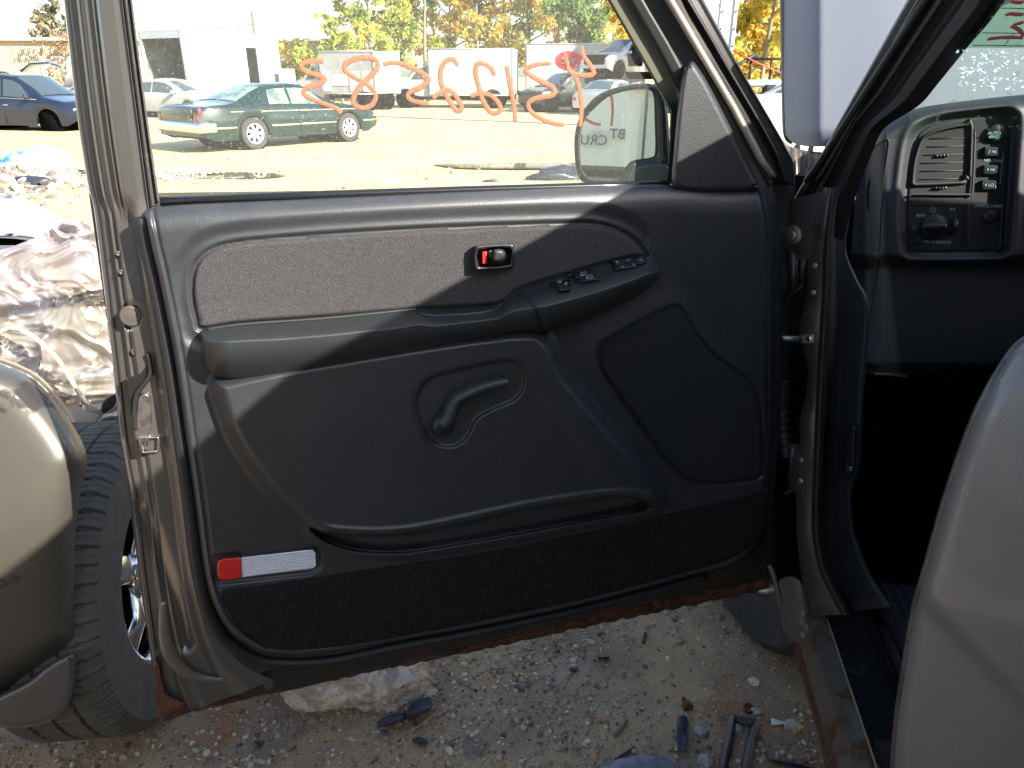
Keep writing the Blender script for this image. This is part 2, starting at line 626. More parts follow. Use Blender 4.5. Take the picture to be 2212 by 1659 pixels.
# bottom of the door: lower shell and rusted hem flange
botL = smooth_line([(590, 1440), (700, 1440), (850, 1405), (1040, 1355), (1285, 1300), (1528, 1236), (1625, 1195), (1668, 1120)])
botM = smooth_line([(452, 1512), (560, 1494), (700, 1462), (900, 1418), (1100, 1372), (1300, 1322), (1480, 1285), (1600, 1262), (1661, 1246)])
botE = smooth_line([(345, 1551), (480, 1522), (700, 1472), (900, 1432), (1100, 1390), (1300, 1346), (1480, 1309), (1600, 1284), (1662, 1270)])
def jag(c, a):
    return [(x, y + a * noise.noise(Vector((x * .06, 1.7, 0))) + a * .6 * noise.noise(Vector((x * .25, 4.7, 0)))) for x, y in resample(c, 160)]
mesh_obj('lower_door_shell', patch(PD, botL, resample(botM, 60), [botL[0], (520, 1505), botM[0]], [botL[-1], botM[-1]], 90, 14,
    lambda X, Y, S, T: -.012 - .035 * T ** 1.5 + .003 * np.sin(S * 70) * T), mat('dull_lower_door_paint', (.028, .026, .024), .5, .2, col2=(.06, .024, .012), nscale=12, nlo=.55, nhi=.66, detail=8), door)
mesh_obj('rusty_hem_flange', patch(PD, jag(botM, 4), jag(botE, 5), [(452, 1512), (345, 1551)], [botM[-1], botE[-1]], 260, 10,
    lambda X, Y, S, T: -.046 + .006 * np.sin(T * 3) + .004 * np.array([[noise.noise(Vector((x * .05, y * .12, 3))) for x, y in zip(a, b)] for a, b in zip(X, Y)])), M['rust'], door)
mesh_obj('rusty_corner',
    plate(PD, jag(smooth_line([(334, 1430), (344, 1552), (400, 1541), (452, 1528), (452, 1513), (400, 1513), (362, 1500), (350, 1470), (345, 1440)], 5, True), 3), -.056, -.044, 2), M['rust'], door)
# pressed L shaped bead in the lower corner
mesh_obj('corner_bead', tube([PD.at(x, y, -.024) for x, y in smooth_line([(352, 1300), (356, 1370), (372, 1420), (410, 1456), (470, 1468), (530, 1458)], 8)], [.001 + .011 * math.sin(math.pi * min(1, .12 + i / 42.)) for i in range(41)], 10, flat=DN, ellipse=.7), M['pewter_dusty'], door)
mesh_obj('rubber_bumper', lathe(PD.at(583, 1462, -.04), DN, [(0, .016), (.012, .015), (.024, .010), (.028, .003)], 20), mat('brown_rubber', (.06, .045, .03), .6), door)

# plug, latch and its cover strip
cpl = PD.at(283, 683, -.034)
g_ = mesh_obj('rubber_plug', lathe(cpl, DN, [(-.004, .0155), (.001, .0155), (.003, .013), (.0015, .011), (.003, .009), (.002, .006), (.004, .003), (.003, .001)], 28), mat('brown_grommet', (.07, .06, .05), .5), door)
mesh_obj('latch_cover', plate(PD, smooth_line([(292, 948), (294, 880), (299, 856), (312, 848), (325, 856), (328, 880), (327, 948)], 5, True), -.036, -.024, 5), M['steel'], door)
lt = mesh_obj('door_latch', ringplate(PD, [(298, 944), (344, 943), (347, 950), (346, 972), (340, 979), (308, 981), (301, 972)], [(304, 949), (338, 948), (338, 972), (310, 975)], -.04, -.021, -.045), M['steel'], door)
mesh_obj('latch_fork', join(plate(PD, [(311, 952), (322, 951), (324, 972), (313, 973)], -.045, -.03, 2), plate(PD, [(327, 958), (335, 957), (334, 963), (328, 964)], -.045, -.034, 1)), M['chrome'], lt)
mesh_obj('rubber_lip', tube([PD.at(x, y, -.024) for x, y in smooth_line([(318, 765), (324, 785), (323, 812), (305, 838), (294, 856), (290, 890), (292, 928)], 8)], .0035, 8), M['black'], door)
mesh_obj('rubber_flap', plate(PD, smooth_line([(272, 818), (300, 808), (321, 780), (325, 800), (318, 822), (296, 842), (288, 870), (285, 900), (279, 860)], 3, True), -.045, -.028, 3), M['blackgloss'], door)
for (x, y, r) in ((256, 548, .004), (262, 588, .004), (292, 760, .006), (309, 880, .004)):
    mesh_obj('dimple', lathe(PD.at(x, y, -.036), DN, [(-.004, r), (.001, r), (.002, r * .6), (.0005, r * .3)], 14), M['pewter'], door)

# ------------------------------------------------------------- trim panel
TT = smooth_line([(311, 458), (330, 448), (420, 440), (700, 428), (1000, 414), (1300, 402), (1440, 398), (1560, 408), (1640, 404)])
TB = smooth_line([(560, 1408), (610, 1416), (700, 1413), (850, 1386), (1042, 1352), (1285, 1299), (1528, 1234), (1600, 1208), (1635, 1180)])
TL = smooth_line([(311, 458), (322, 520), (345, 620), (376, 780), (398, 930), (420, 1080), (440, 1230), (462, 1310), (500, 1370), (560, 1408)])
TR = smooth_line([(1640, 404), (1655, 470), (1663, 600), (1663, 800), (1662, 1000), (1655, 1120), (1635, 1180)])
TRIM = TT + TR[1:] + TB[::-1][1:] + TL[::-1][1:-1]
CLOTH = smooth_line([(413, 625), (416, 590), (428, 562), (455, 540), (500, 526), (600, 515), (800, 501), (1000, 491), (1200, 484), (1280, 484), (1330, 496), (1366, 516), (1388, 540), (1393, 554),
                     (1340, 564), (1240, 591), (1120, 629), (1076, 660), (900, 672), (700, 688), (520, 701), (437, 712), (424, 690), (416, 655)], 4, True)
BULGE = smooth_line([(452, 822), (464, 880), (490, 950), (530, 1015), (590, 1090), (650, 1140), (720, 1182), (800, 1206), (900, 1208), (1100, 1176), (1300, 1136), (1405, 1110), (1440, 1085),
                     (1432, 1045), (1390, 985), (1310, 890), (1235, 800), (1190, 720), (1100, 700), (700, 760), (500, 800)], 4, True)
WELL = smooth_line([(903, 905), (896, 872), (904, 842), (928, 815), (975, 800), (1040, 785), (1095, 776), (1122, 783), (1135, 806), (1132, 838), (1112, 866), (1062, 888), (1030, 908), (1014, 940), (990, 963), (958, 966), (925, 950)], 5, True)
POCKET = smooth_line([(669, 1138), (700, 1147), (760, 1153), (830, 1154), (900, 1147), (1000, 1127), (1150, 1095), (1300, 1073), (1360, 1071), (1396, 1079), (1407, 1092), (1392, 1104), (1300, 1122), (1150, 1150), (1000, 1177), (900, 1193), (840, 1197), (770, 1192), (715, 1176), (680, 1154)], 5, True)
SPEAK = smooth_line([(1294, 775), (1300, 745), (1330, 726), (1430, 672), (1458, 664), (1476, 674), (1500, 715), (1545, 770), (1605, 812), (1636, 850), (1645, 900), (1648, 1000), (1640, 1030), (1600, 1040), (1540, 1045), (1490, 1036), (1445, 1000), (1380, 912), (1315, 820)], 5, True)
CARP = smooth_line([(481, 1277), (560, 1266), (700, 1245), (850, 1222), (1042, 1194), (1305, 1141), (1447, 1109), (1600, 1076), (1650, 1066), (1655, 1100), (1645, 1150), (1620, 1182), (1580, 1206), (1528, 1224), (1285, 1289), (1042, 1342), (850, 1378), (700, 1402), (610, 1406), (560, 1392), (515, 1355), (490, 1315)], 4, True)
RIDGE = smooth_line([(1105, 722), (1150, 790), (1210, 870), (1280, 960), (1340, 1040), (1370, 1090)])
TOPX, TOPY = zip(*TT)
def trim_h(X, Y, *a):
    X = np.asarray(X, float); Y = np.asarray(Y, float)
    yt = np.interp(X, TOPX, TOPY)
    dt = np.clip(Y - yt, 0, 400)
    de = np.minimum(linedist(TL, X, Y), linedist(TB, X, Y))
    de = np.minimum(de, linedist(TR, X, Y))
    h = .032 * np.sqrt(np.clip(1 - (1 - np.clip(de / 16, 0, 1)) ** 2, 0, 1))
    roll = np.sqrt(np.clip(1 - (1 - np.clip(dt / 62, 0, 1)) ** 2, 0, 1))
    h = np.minimum(h, .002 + .030 * roll)
    h = h - .004 * sstep(1 - np.abs(linedist(TL, X, Y) - 20) / 8)
    dc = sdf(CLOTH, X, Y)
    h = h - .007 * np.exp(-(np.minimum(dc, 0) / 6) ** 2)
    h = h - .005 * sstep(1 - np.abs(dc + 22) / 30) * (dc < 0) * (X < 1400)
    db = sdf(BULGE, X, Y)
    h = h + .044 * sstep(np.clip((db + 6) / 44, 0, 1))
    h = h + .006 * np.exp(-((linedist(RIDGE, X, Y)) / 34) ** 2)
    dw = sdf(WELL, X, Y)
    h = h - .008 * sstep((dw + 2) / 9)
    dp = sdf(POCKET, X, Y)
    h = h - .036 * sstep((dp + 1) / 7) + .004 * np.exp(-((dp + 8) / 7) ** 2)
    ds = sdf(SPEAK, X, Y)
    h = h - .005 * np.exp(-((ds) / 5) ** 2)
    # slight hollow in the lower front, where the panel swells round the speaker
    h = h + .006 * sstep((ds + 60) / 80)
    dk = sdf(CARP, X, Y)
    h = h - .006 * sstep((dk + 3) / 8)
    lamp = sdf([(462, 1200), (678, 1180), (692, 1195), (690, 1228), (672, 1240), (470, 1262), (460, 1250)], X, Y)
    h = h - .006 * sstep((lamp + 5) / 9)
    return np.maximum(h, -.002)
mesh_obj('trim_panel', patch(PD, TT, TB, TL, TR, 560, 420, trim_h), M['trim'], door)
mesh_obj('cloth_insert', (lambda: (lambda c: patch(PD, *c, 120, 60, lambda X, Y, S, T: .022 + .011 * sstep(sdf(CLOTH, X, Y) / 12 + .05)))(
    (smooth_line([(413, 625), (416, 590), (428, 562), (455, 540), (500, 526), (600, 515), (800, 501), (1000, 491), (1200, 484), (1280, 484)]),
     smooth_line([(437, 714), (520, 703), (700, 690), (900, 674), (1076, 662), (1120, 631), (1240, 593), (1340, 566), (1393, 554)]),
     smooth_line([(413, 625), (416, 655), (424, 690), (437, 714)]),
     smooth_line([(1280, 484), (1330, 496), (1366, 516), (1388, 540), (1393, 554)]))))(), M['cloth'], door, label='sunlit grey woven cloth pad')
mesh_obj('carpet_insert', plate(PD, CARP, .020, .031, 8, rings=3), M['carpet'], door)
mesh_obj('speaker_grille', plate(PD, SPEAK, .028, .042, 9, rings=4), M['grille'], door)

# door weather seal round the trim
mesh_obj('weather_seal', tube([PD.at(x, y, .002) for x, y in resample(smooth_line([(306, 470), (318, 540), (336, 620), (366, 780), (388, 930), (409, 1080), (429, 1230), (450, 1320), (490, 1385), (555, 1424), (620, 1432), (720, 1426), (860, 1397), (1042, 1363), (1285, 1310), (1528, 1246)]), 120)], .010, 8), M['black'], door)

# armrest
AU = [(433, 716), (446, 708), (480, 703), (520, 698), (700, 684), (860, 668), (905, 664), (940, 671), (1000, 666), (1072, 657), (1092, 640), (1120, 628), (1180, 610), (1240, 591), (1340, 563), (1390, 553), (1410, 558), (1422, 574), (1426, 592)]
AL = [(433, 718), (440, 765), (446, 792), (460, 810), (482, 817), (520, 820), (640, 811), (760, 791), (850, 776), (920, 758), (1000, 742), (1100, 724), (1165, 718), (1182, 717), (1250, 697), (1300, 677), (1365, 646), (1408, 618), (1426, 594)]
AU_ = smooth_line(AU, 5); AL_ = smooth_line(AL, 5)
aux, auy = zip(*AU_); alx, aly = zip(*AL_)
SEAM = smooth_line([(1096, 630), (1125, 640), (1150, 662), (1168, 690), (1180, 718)])
def arm_h(X, Y, *a):
    X = np.asarray(X, float); Y = np.asarray(Y, float)
    yu = np.interp(X, aux, auy); yl = np.interp(X, alx, aly)
    t = np.clip((Y - yu) / np.maximum(yl - yu, 1), 0, 1)
    ledge = np.interp(X, [430, 900, 1150, 1426], [.30, .38, .46, .56])
    top = sstep(t / ledge) * .35 + np.clip(t / ledge, 0, 1) * .65
    bot = np.where(t > ledge, 1 - .55 * ((t - ledge) / (1 - ledge)) ** 2.6, 1)
    endL = np.sqrt(np.clip(1 - (1 - np.clip((X - 433) / 62, 0, 1)) ** 2, 0, 1))
    endR = np.sqrt(np.clip(1 - (1 - np.clip((1427 - X) / 60, 0, 1)) ** 2, 0, 1))
    amp = np.interp(X, [430, 900, 1080, 1180, 1426], [.075, .068, .068, .078, .066])
    h = .028 + amp * top * bot * endL * endR
    h = h - .007 * np.exp(-((linedist(SEAM, X, Y)) / 3.2) ** 2)
    return h
def arm_mesh():
    nu, nv = 330, 48
    xs = np.r_[433 + 40 * np.linspace(0, 1, 40) ** 1.6, np.linspace(475, 1385, nu - 80), 1427 - 40 * np.linspace(1, 0, 40) ** 1.6 * 1.0]
    V = []
    for j in range(nv):
        t = j / (nv - 1)
        yu = np.interp(xs, aux, auy); yl = np.interp(xs, alx, aly)
        ys = yu + (yl - yu) * t
        H = arm_h(xs, ys)
        if j == nv - 1: H = H * 0 + .03
        V += [PD.at(x, y, h) for x, y, h in zip(xs, ys, H)]
    return V, gridfaces(len(xs), nv)
arm = mesh_obj('armrest', arm_mesh(), M['armrest'], door)
# grip hollow behind the pull handle
mesh_obj('pull_handle_rim', tube([PD.at(x, y, float(arm_h(x, y)) + .003) for x, y in smooth_line([(900, 674), (930, 682), (1000, 680), (1060, 672), (1086, 655)], 6)], [.001 + .0025 * math.sin(math.pi * i / 24) for i in range(25)], 8), M['armrest'], door)
mesh_obj('armrest_back_lip', tube([PD.at(x, y, .036) for x, y in smooth_line([(448, 712), (520, 701), (700, 688), (860, 672), (900, 668)], 6)], .0022, 8), M['armrest'], door)

def sw_pad(name, cx, cy, hw, hh, sk, dn, m_, par, bev=3, n0=-.004):
    o = [(cx - hw + sk, cy - hh), (cx + hw + sk, cy - hh - hw * .3), (cx + hw, cy + hh - hw * .3), (cx - hw, cy + hh)]
    o = resample(o, 28, True)
    return mesh_obj(name, plate(PD, o, n0, dn, bev, nf=lambda x, y: float(arm_h(x, y))), m_, par)
# lock switch, two window switches, mirror control, small selector
def switch(name, cx, cy, hw, hh, lift):
    b = sw_pad(name, cx, cy + 2, hw + 6, hh + 5, -3, .0015, M['blackgloss'], door, 2)
    r = sw_pad('rocker', cx + 1, cy, hw, hh, -3, lift, M['switch'], door, 3)
    return r
def rocker_bumps(cx, cy, hw, hh, lift):
    r1 = sw_pad('rocker', cx, cy, hw, hh, -4, lift, M['switch'], door, 4)
    return r1
sw_pad('lock_switch', 1213, 619, 22, 9, -6, .004, M['blackgloss'], door)
rocker_bumps(1219, 624, 13, 7, .012)
sw_pad('window_switch', 1257, 599, 26, 8, -6, .004, M['blackgloss'], door)
rocker_bumps(1262, 597, 20, 6, .010)
sw_pad('window_switch', 1271, 606, 27, 8, -6, .004, M['blackgloss'], door)
rocker_bumps(1275, 604, 21, 7, .012)
sw_pad('mirror_control', 1352, 573, 25, 12, -6, .010, M['switch'], door, 6)
sw_pad('mirror_selector', 1384, 565, 12, 7, -4, .009, M['switch'], door, 3)
def glyph(pts, r=.0006, lift=.0135, pl=PD, nf=arm_h, par=None, m_=None, name='marking'):
    return mesh_obj(name, tube([pl.at(x, y, (float(nf(x, y)) if nf else 0) + lift) for x, y in pts], r, 5), m_ or M['white'], par or door)
glyph([(1206, 611), (1206, 606), (1212, 605), (1212, 610), (1206, 611)], lift=.006)
glyph([(1218, 613), (1226, 611)], lift=.013); glyph([(1222, 609), (1223, 616)], lift=.013)
for cx, cy in ((1261, 592), (1274, 599)):
    glyph([(cx - 7, cy + 3), (cx - 5, cy - 3), (cx + 5, cy - 5), (cx + 6, cy + 1), (cx - 7, cy + 3)], lift=.012)
for a in (20, 110, 200, 290):
    ca, sa = math.cos(math.radians(a)), math.sin(math.radians(a))
    glyph([(1351 + 17 * ca - 4 * sa, 569 + 7 * sa - 2 * ca), (1351 + 21 * ca, 569 + 8 * sa), (1351 + 17 * ca + 4 * sa, 569 + 7 * sa + 2 * ca)], lift=.0125)
glyph([(1380, 563), (1386, 560), (1389, 564)], lift=.011)

# inside handle in its bezel, with the red lock mark
hb = mesh_obj('inside_handle_bezel', ringplate(PD, smooth_line([(1025, 536), (1030, 530), (1104, 526), (1110, 532), (1110, 572), (1104, 580), (1034, 585), (1025, 578)], 4, True),
     smooth_line([(1034, 541), (1100, 536), (1102, 566), (1096, 572), (1040, 576), (1034, 570)], 3, True), .028, .050, .0345), M['switch'], door)
mesh_obj('inside_handle', plate(PD, smooth_line([(1064, 542), (1070, 538), (1084, 538), (1092, 546), (1093, 560), (1086, 568), (1068, 568), (1063, 560)], 4, True), .034, .060, 7), M['armrest'], door)
mesh_obj('lock_tab', join(plate(PD, [(1042, 543), (1052, 543), (1052, 570), (1042, 570)], .034, .045, 1)), M['red'], door)
mesh_obj('lock_slider', plate(PD, [(1056, 541), (1063, 541), (1063, 556), (1056, 556)], .034, .047, 1), M['steel'], door)

# window crank style handle in its keyhole well
well_n = .032 + .044 + .006 - .008
crank = smooth_line([(953, 914), (968, 900), (977, 878), (985, 862), (1010, 848), (1050, 833), (1096, 823)], 6)
mesh_obj('crank_handle', tube([PD.at(x, y, well_n + .016) for x, y in crank], [.0125 - .0045 * i / (len(crank) - 1) for i in range(len(crank))], 14, flat=DN, ellipse=1.3), M['armrest'], door)
mesh_obj('crank_hub', lathe(PD.at(956, 916, well_n - .004), DN, [(0, .018), (.008, .018), (.012, .014), (.013, .002)], 28), M['switch'], door)
mesh_obj('well_seam', tube([PD.at(x, y, float(trim_h(x, y)) + .0004) for x, y in inset(WELL, -6)] + [PD.at(*inset(WELL, -6)[0], float(trim_h(*inset(WELL, -6)[0])))], .0008, 5), M['black'], door)

# courtesy lamp
mesh_obj('red_reflector', plate(PD, resample([(469, 1222), (471, 1213), (477, 1208), (488, 1206), (521, 1203), (523, 1249), (490, 1253), (479, 1253), (472, 1249), (469, 1240)], 40, True), .026, .041, 3, bevn=.005), M['red_lens'], door)
def ribbed():
    o1 = [(522, 1203), (674, 1186)]; o2 = [(524, 1249), (676, 1229)]
    return patch(PD, o1, o2, [o1[0], o2[0]], [o1[1], (681, 1194), (682, 1222), o2[1]], 6, 90, lambda X, Y, S, T: .036 + .0014 * np.sin(T * 2 * np.pi * 11) - .012 * (np.abs(T - .5) * 2) ** 12)
mesh_obj('clear_lamp_lens', ribbed(), M['clear_lens'], door)
mesh_obj('lamp_back', plate(PD, resample([(480, 1210), (674, 1186), (681, 1194), (683, 1222), (676, 1231), (482, 1252)], 40, True), .02, .0325, 2), M['chrome'], door)

# belt strip, sail panel
mesh_obj('belt_seal', tube([PD.at(x, y, -.002) for x, y in [(346, 436), (700, 421), (1000, 411), (1300, 402), (1444, 398)]], .006, 8, flat=DN), M['blackgloss'], door)
SAIL = smooth_line([(1482, 141), (1492, 133), (1503, 138), (1530, 180), (1572, 262), (1610, 340), (1640, 400), (1634, 411), (1560, 414), (1500, 415), (1462, 408), (1451, 396), (1455, 330), (1464, 230), (1473, 165)], 4, True)
mesh_obj('mirror_sail_trim', plate(PD, SAIL, -.004, .026, 11, rings=7, bevn=.022), M['trim'], door)
mesh_obj('front_edge_trim', patch(PD, [(1634, 404), (1662, 404)], [(1648, 1140), (1668, 1140)], smooth_line([(1636, 404), (1652, 500), (1658, 700), (1656, 1000), (1648, 1140)]), smooth_line([(1668, 404), (1684, 470), (1690, 640), (1686, 900), (1668, 1140)]), 16, 60,
     lambda X, Y, S, T: .02 - .035 * S ** 2 + .004 * np.sin(S * 9)), M['dash'], door)

# window frame: latch-side run, raked front run, header above the picture
def strip(name, left, right, prof, m_, nu=24, nv=70):
    xs, ys = zip(*prof)
    L = resample(left, nv); R2 = resample(right, nv)
    return mesh_obj(name, patch(PD, [L[0], R2[0]], [L[-1], R2[-1]], L, R2, nu, nv, lambda X, Y, S, T: np.interp(S, xs, ys)), m_, door)
strip('window_run_felt', smooth_line([(248, -140), (260, 0), (291, 240), (318, 452)]), smooth_line([(274, -140), (286, 0), (314, 220), (345, 436)]),
      [(0, -.008), (.12, -.002), (.2, -.012), (.28, -.004), (.45, -.001), (.7, -.012), (.85, -.002), (1, -.03)], M['felt'], 40)
# front raked run
A0 = [(1262, -110), (1322, 0), (1400, 132), (1452, 222), (1466, 250)]; A1 = [(1350, -110), (1400, 0), (1450, 90), (1484, 150), (1490, 165)]
strip('glass_run', [(1250, -110), (1312, 0), (1380, 118), (1430, 205), (1444, 240)], [(1306, -110), (1362, 0), (1425, 118), (1462, 190), (1468, 230)], [(0, -.03), (.06, -.02), (.9, -.018), (1, -.012)],
      mat('dusty_glass_run', (.075, .078, .05), .7, 0, col2=(.03, .03, .022), nscale=18, nlo=.55, nhi=.7), 12)
strip('raked_window_frame', [(1300, -110), (1356, 0), (1424, 118), (1462, 190), (1478, 225)], [(1372, -110), (1434, 0), (1472, 62), (1506, 128), (1520, 160)],
      [(0, -.014), (.1, -.006), (.4, -.002), (.42, -.006), (.8, 0), (1, .004)], mat('dark_window_frame', (.018, .019, .02), .5, 0), 24)
strip('frame_highlight_rib', [(1370, -110), (1432, 0), (1470, 62), (1560, 215), (1628, 345), (1660, 408)], [(1398, -110), (1456, 0), (1508, 80), (1598, 232), (1656, 345), (1678, 380)],
      [(0, .0), (.25, .006), (.6, .004), (.8, .012), (1, .0)], M['pewter_dull'], 24)
strip('outer_window_frame', [(1396, -110), (1455, 0), (1508, 82), (1598, 234), (1656, 347), (1678, 382)], [(1484, -110), (1520, 0), (1600, 148), (1684, 290), (1714, 346), (1718, 400)],
      [(0, .0), (.05, -.01), (.4, -.014), (.44, -.004), (.52, -.004), (.56, -.02), (.8, -.022), (.97, -.02), (1, -.05)], mat('frame_black_paint', (.03, .029, .027), .35, .3, coat=.3), 40)
strip('frame_infill', [(1400, -110), (1455, 20), (1478, 90), (1545, 240), (1600, 350), (1630, 412)], [(1420, -110), (1480, 20), (1512, 80), (1596, 240), (1650, 350), (1668, 412)], [(0, -.006), (.5, -.002), (1, .0)], M['pewter_dusty'], 10)  # paler paint used here to stand for the highlight along the frame
mesh_obj('frame_edge_highlight', tube([PD.at(x, y, .012) for x, y in [(1389, -110), (1447, 0), (1495, 82), (1585, 234), (1640, 340), (1668, 378)]], .0055, 8), mat('painted_highlight_beige', (.42, .37, .30), .3, .3), door)  # sun highlight on the frame, put into a pale beige colour
strip('window_header', [(120, -150), (160, -210)], [(1484, -112), (1440, -190)], [(0, -.02), (1, -.02)], M['pewter'], 30, 6)
mesh_obj('mirror_corner_block', plate(PD, [(1430, 205), (1470, 230), (1464, 300), (1452, 398), (1440, 398), (1446, 300), (1448, 240)], -.04, -.006, 3), M['black'], door)
mesh_obj('front_shut_face', join(patch(PD, [(1662, 400), (1718, 400)], [(1664, 1262), (1690, 1230)], [(1662, 400), (1664, 1262)], smooth_line([(1718, 400), (1706, 560), (1700, 900), (1696, 1230)]), 8, 50, lambda X, Y, S, T: -.03 - .05 * S)), M['pewter_dull'], door)

# side glass with what is written on it
GP = Plane(DOOR0 - DN * .03, DN)
glass_o = [(250, -110), (1262, -110), (1322, 0), (1455, 225), (1450, 405), (340, 440)]
gl = mesh_obj('side_window_glass', (lambda: ([GP.at(x, y, 0) for x, y in glass_o], [tuple(range(6))]))(), M['glass'], door, smooth=False)
def stroke(pts, w=.0045, par=None, pl=GP, m_=None, name='painted_number', off=-.002, nrm=None):
    p = smooth_line(pts, 7)
    n = len(p)
    r = [w * (.62 + .38 * math.sin(math.pi * (.15 + .7 * i / n)) + .18 * noise.noise(Vector((i * .35, pts[0][0], 0)))) for i in range(n)]
    return tube([pl.at(x, y, off) for x, y in p], r, 8, flat=nrm if nrm is not None else DN, ellipse=.18)
q = lambda a: [(1100 / 1.823 + x / 2.5205, y / 2.5205) for x, y in a]
digits = [
 q([(240, 334), (175, 332), (128, 345), (120, 368), (160, 395), (225, 415), (243, 432), (215, 458), (150, 480), (132, 500), (150, 525), (230, 560), (300, 585), (338, 615)]),
 q([(440, 440), (390, 410), (355, 380), (365, 345), (420, 320), (490, 315), (530, 335), (530, 375), (490, 420), (440, 470), (405, 530), (410, 570), (450, 588), (500, 575), (525, 530), (510, 490), (470, 450), (440, 440)]),
 q([(565, 352), (620, 342), (680, 352), (740, 378), (800, 415), (808, 440), (770, 475), (715, 500), (700, 525), (730, 550), (815, 565)]),
 q([(972, 358), (950, 325), (915, 328), (885, 365), (876, 420), (890, 480), (920, 540), (960, 600), (985, 600), (990, 575), (955, 515), (920, 490), (880, 500), (835, 535)]),
 q([(1172, 410), (1150, 370), (1105, 345), (1075, 355), (1068, 400), (1085, 470), (1110, 550), (1150, 610), (1185, 615), (1205, 590), (1180, 545), (1140, 515), (1090, 508), (1040, 525)]),
 q([(1238, 358), (1250, 430), (1268, 520), (1280, 600), (1284, 662)]),
 q([(1478, 345), (1400, 352), (1345, 375), (1348, 395), (1400, 430), (1480, 470), (1500, 500), (1480, 522), (1400, 535), (1358, 560), (1365, 600), (1420, 645), (1500, 675), (1548, 680)]),
 q([(1648, 252), (1655, 300), (1690, 350), (1712, 390), (1700, 408), (1650, 410), (1590, 395), (1565, 340), (1555, 285)]),
 q([(1600, 398), (1625, 450), (1640, 520), (1645, 600), (1638, 690)])]
mesh_obj('painted_number', join(*[stroke(d, .0037) for d in digits]), M['marker'], door, label='orange hand painted number 43122583 on the window, mirrored from inside')
faint = mat('faint_etched_mark', (.55, .57, .5), .8)
mesh_obj('etched_label', join(text_mesh('SOLID TEMPERED', .013, GP.at(402, 370, .003), D, UP, mirror=True), text_mesh('M-23 DOT-18', .009, GP.at(402, 381, .003), D, UP, mirror=True)), faint, door)

# door mirror outside, folded towards the glass
MP_N = unit((-.235, -.972, .055))
MPL = Plane(DOOR0 + D * .86 - DN * .17, MP_N)
HOUS = smooth_line([(1240, 310), (1243, 280), (1253, 250), (1278, 216), (1309, 196), (1357, 183), (1400, 180), (1424, 190), (1438, 215), (1446, 300), (1440, 398), (1357, 399), (1280, 398), (1252, 388), (1243, 357)], 5, True)
MG = smooth_line([(1247, 310), (1250, 284), (1260, 258), (1280, 236), (1312, 209), (1357, 195), (1398, 193), (1412, 205), (1415, 260), (1416, 325), (1408, 340), (1370, 347), (1355, 358), (1346, 380), (1334, 391), (1285, 391), (1262, 381), (1250, 357)], 5, True)
mir = mesh_obj('door_mirror', ringplate(MPL, HOUS, MG, -.07, .02, -.004, floor=False), M['blackgloss'], door)
mesh_obj('mirror_glass', plate(MPL, MG, -.006, 0, 1), M['mirror'], door, smooth=False)
mesh_obj('mirror_back_shell', (lambda v: (v[0], v[1]))(plate(Plane(MPL.p, -MP_N), inset(HOUS, 1), .0, .11, 16, rings=6, bevn=.06)), M['pewter_dusty'], door)
mesh_obj('mirror_arm', plate(MPL, smooth_line([(1362, 368), (1380, 357), (1440, 352), (1446, 400), (1358, 400)], 3, True), -.1, .03, 6), mat('grey_mirror_arm', (.09, .095, .08), .5), door)
# ------------------------------------------------------------- hinges and jamb
PJ = Plane(S0, unit(-F_ * .75 - R_ * .66))
void = mesh_obj('hinge_gap_shade', patch(Plane(S0 + R_ * .10 + F_ * .10, PJ.n), [(1640, 380), (1850, 380)], [(1672, 1225), (1790, 1300)], [(1640, 380), (1672, 1225)], [(1850, 380), (1790, 1300)], 4, 4, 0), M['darkvoid'], truck)  # near-black sheet standing for the shade in the hinge gap
JR = smooth_line([(1796, 405), (1786, 466), (1778, 545), (1775, 641), (1767, 762), (1759, 942), (1754, 1074), (1754, 1154), (1770, 1232), (1800, 1296), (1818, 1328)])
JL = smooth_line([(1776, 405), (1770, 470), (1746, 545), (1743, 640), (1727, 700), (1728, 735), (1744, 790), (1741, 850), (1727, 905), (1726, 960), (1706, 985), (1702, 1052), (1718, 1068), (1721, 1154), (1733, 1260), (1750, 1330)])
mesh_obj('door_jamb', patch(PJ, [JL[0], JR[0]], [JL[-1], JR[-1]], JL, JR, 24, 140, lambda X, Y, S, T: .012 - .03 * (1 - S) ** 3 + .006 * np.sin(T * 26) * (1 - S)), M['pewter_dull'], truck)
WR = smooth_line([(1818, 405), (1804, 466), (1798, 600), (1792, 700), (1784, 850), (1778, 995), (1774, 1127), (1786, 1218), (1815, 1285), (1838, 1328)])
mesh_obj('door_opening_seal', patch(PJ, [JR[0], WR[0]], [JR[-1], WR[-1]], [(x - 3, y) for x, y in JR], WR, 12, 100, lambda X, Y, S, T: .004 + .016 * np.sin(np.pi * S)), M['black'], truck)
# screws on the jamb
for x, y in ((1761, 573), (1758, 632), (1732, 993), (1731, 1038)):
    mesh_obj('bolt', lathe(PJ.at(x, y, .012), PJ.n, [(0, .006), (.003, .006), (.004, .003)], 6), M['steel'], truck, smooth=False)
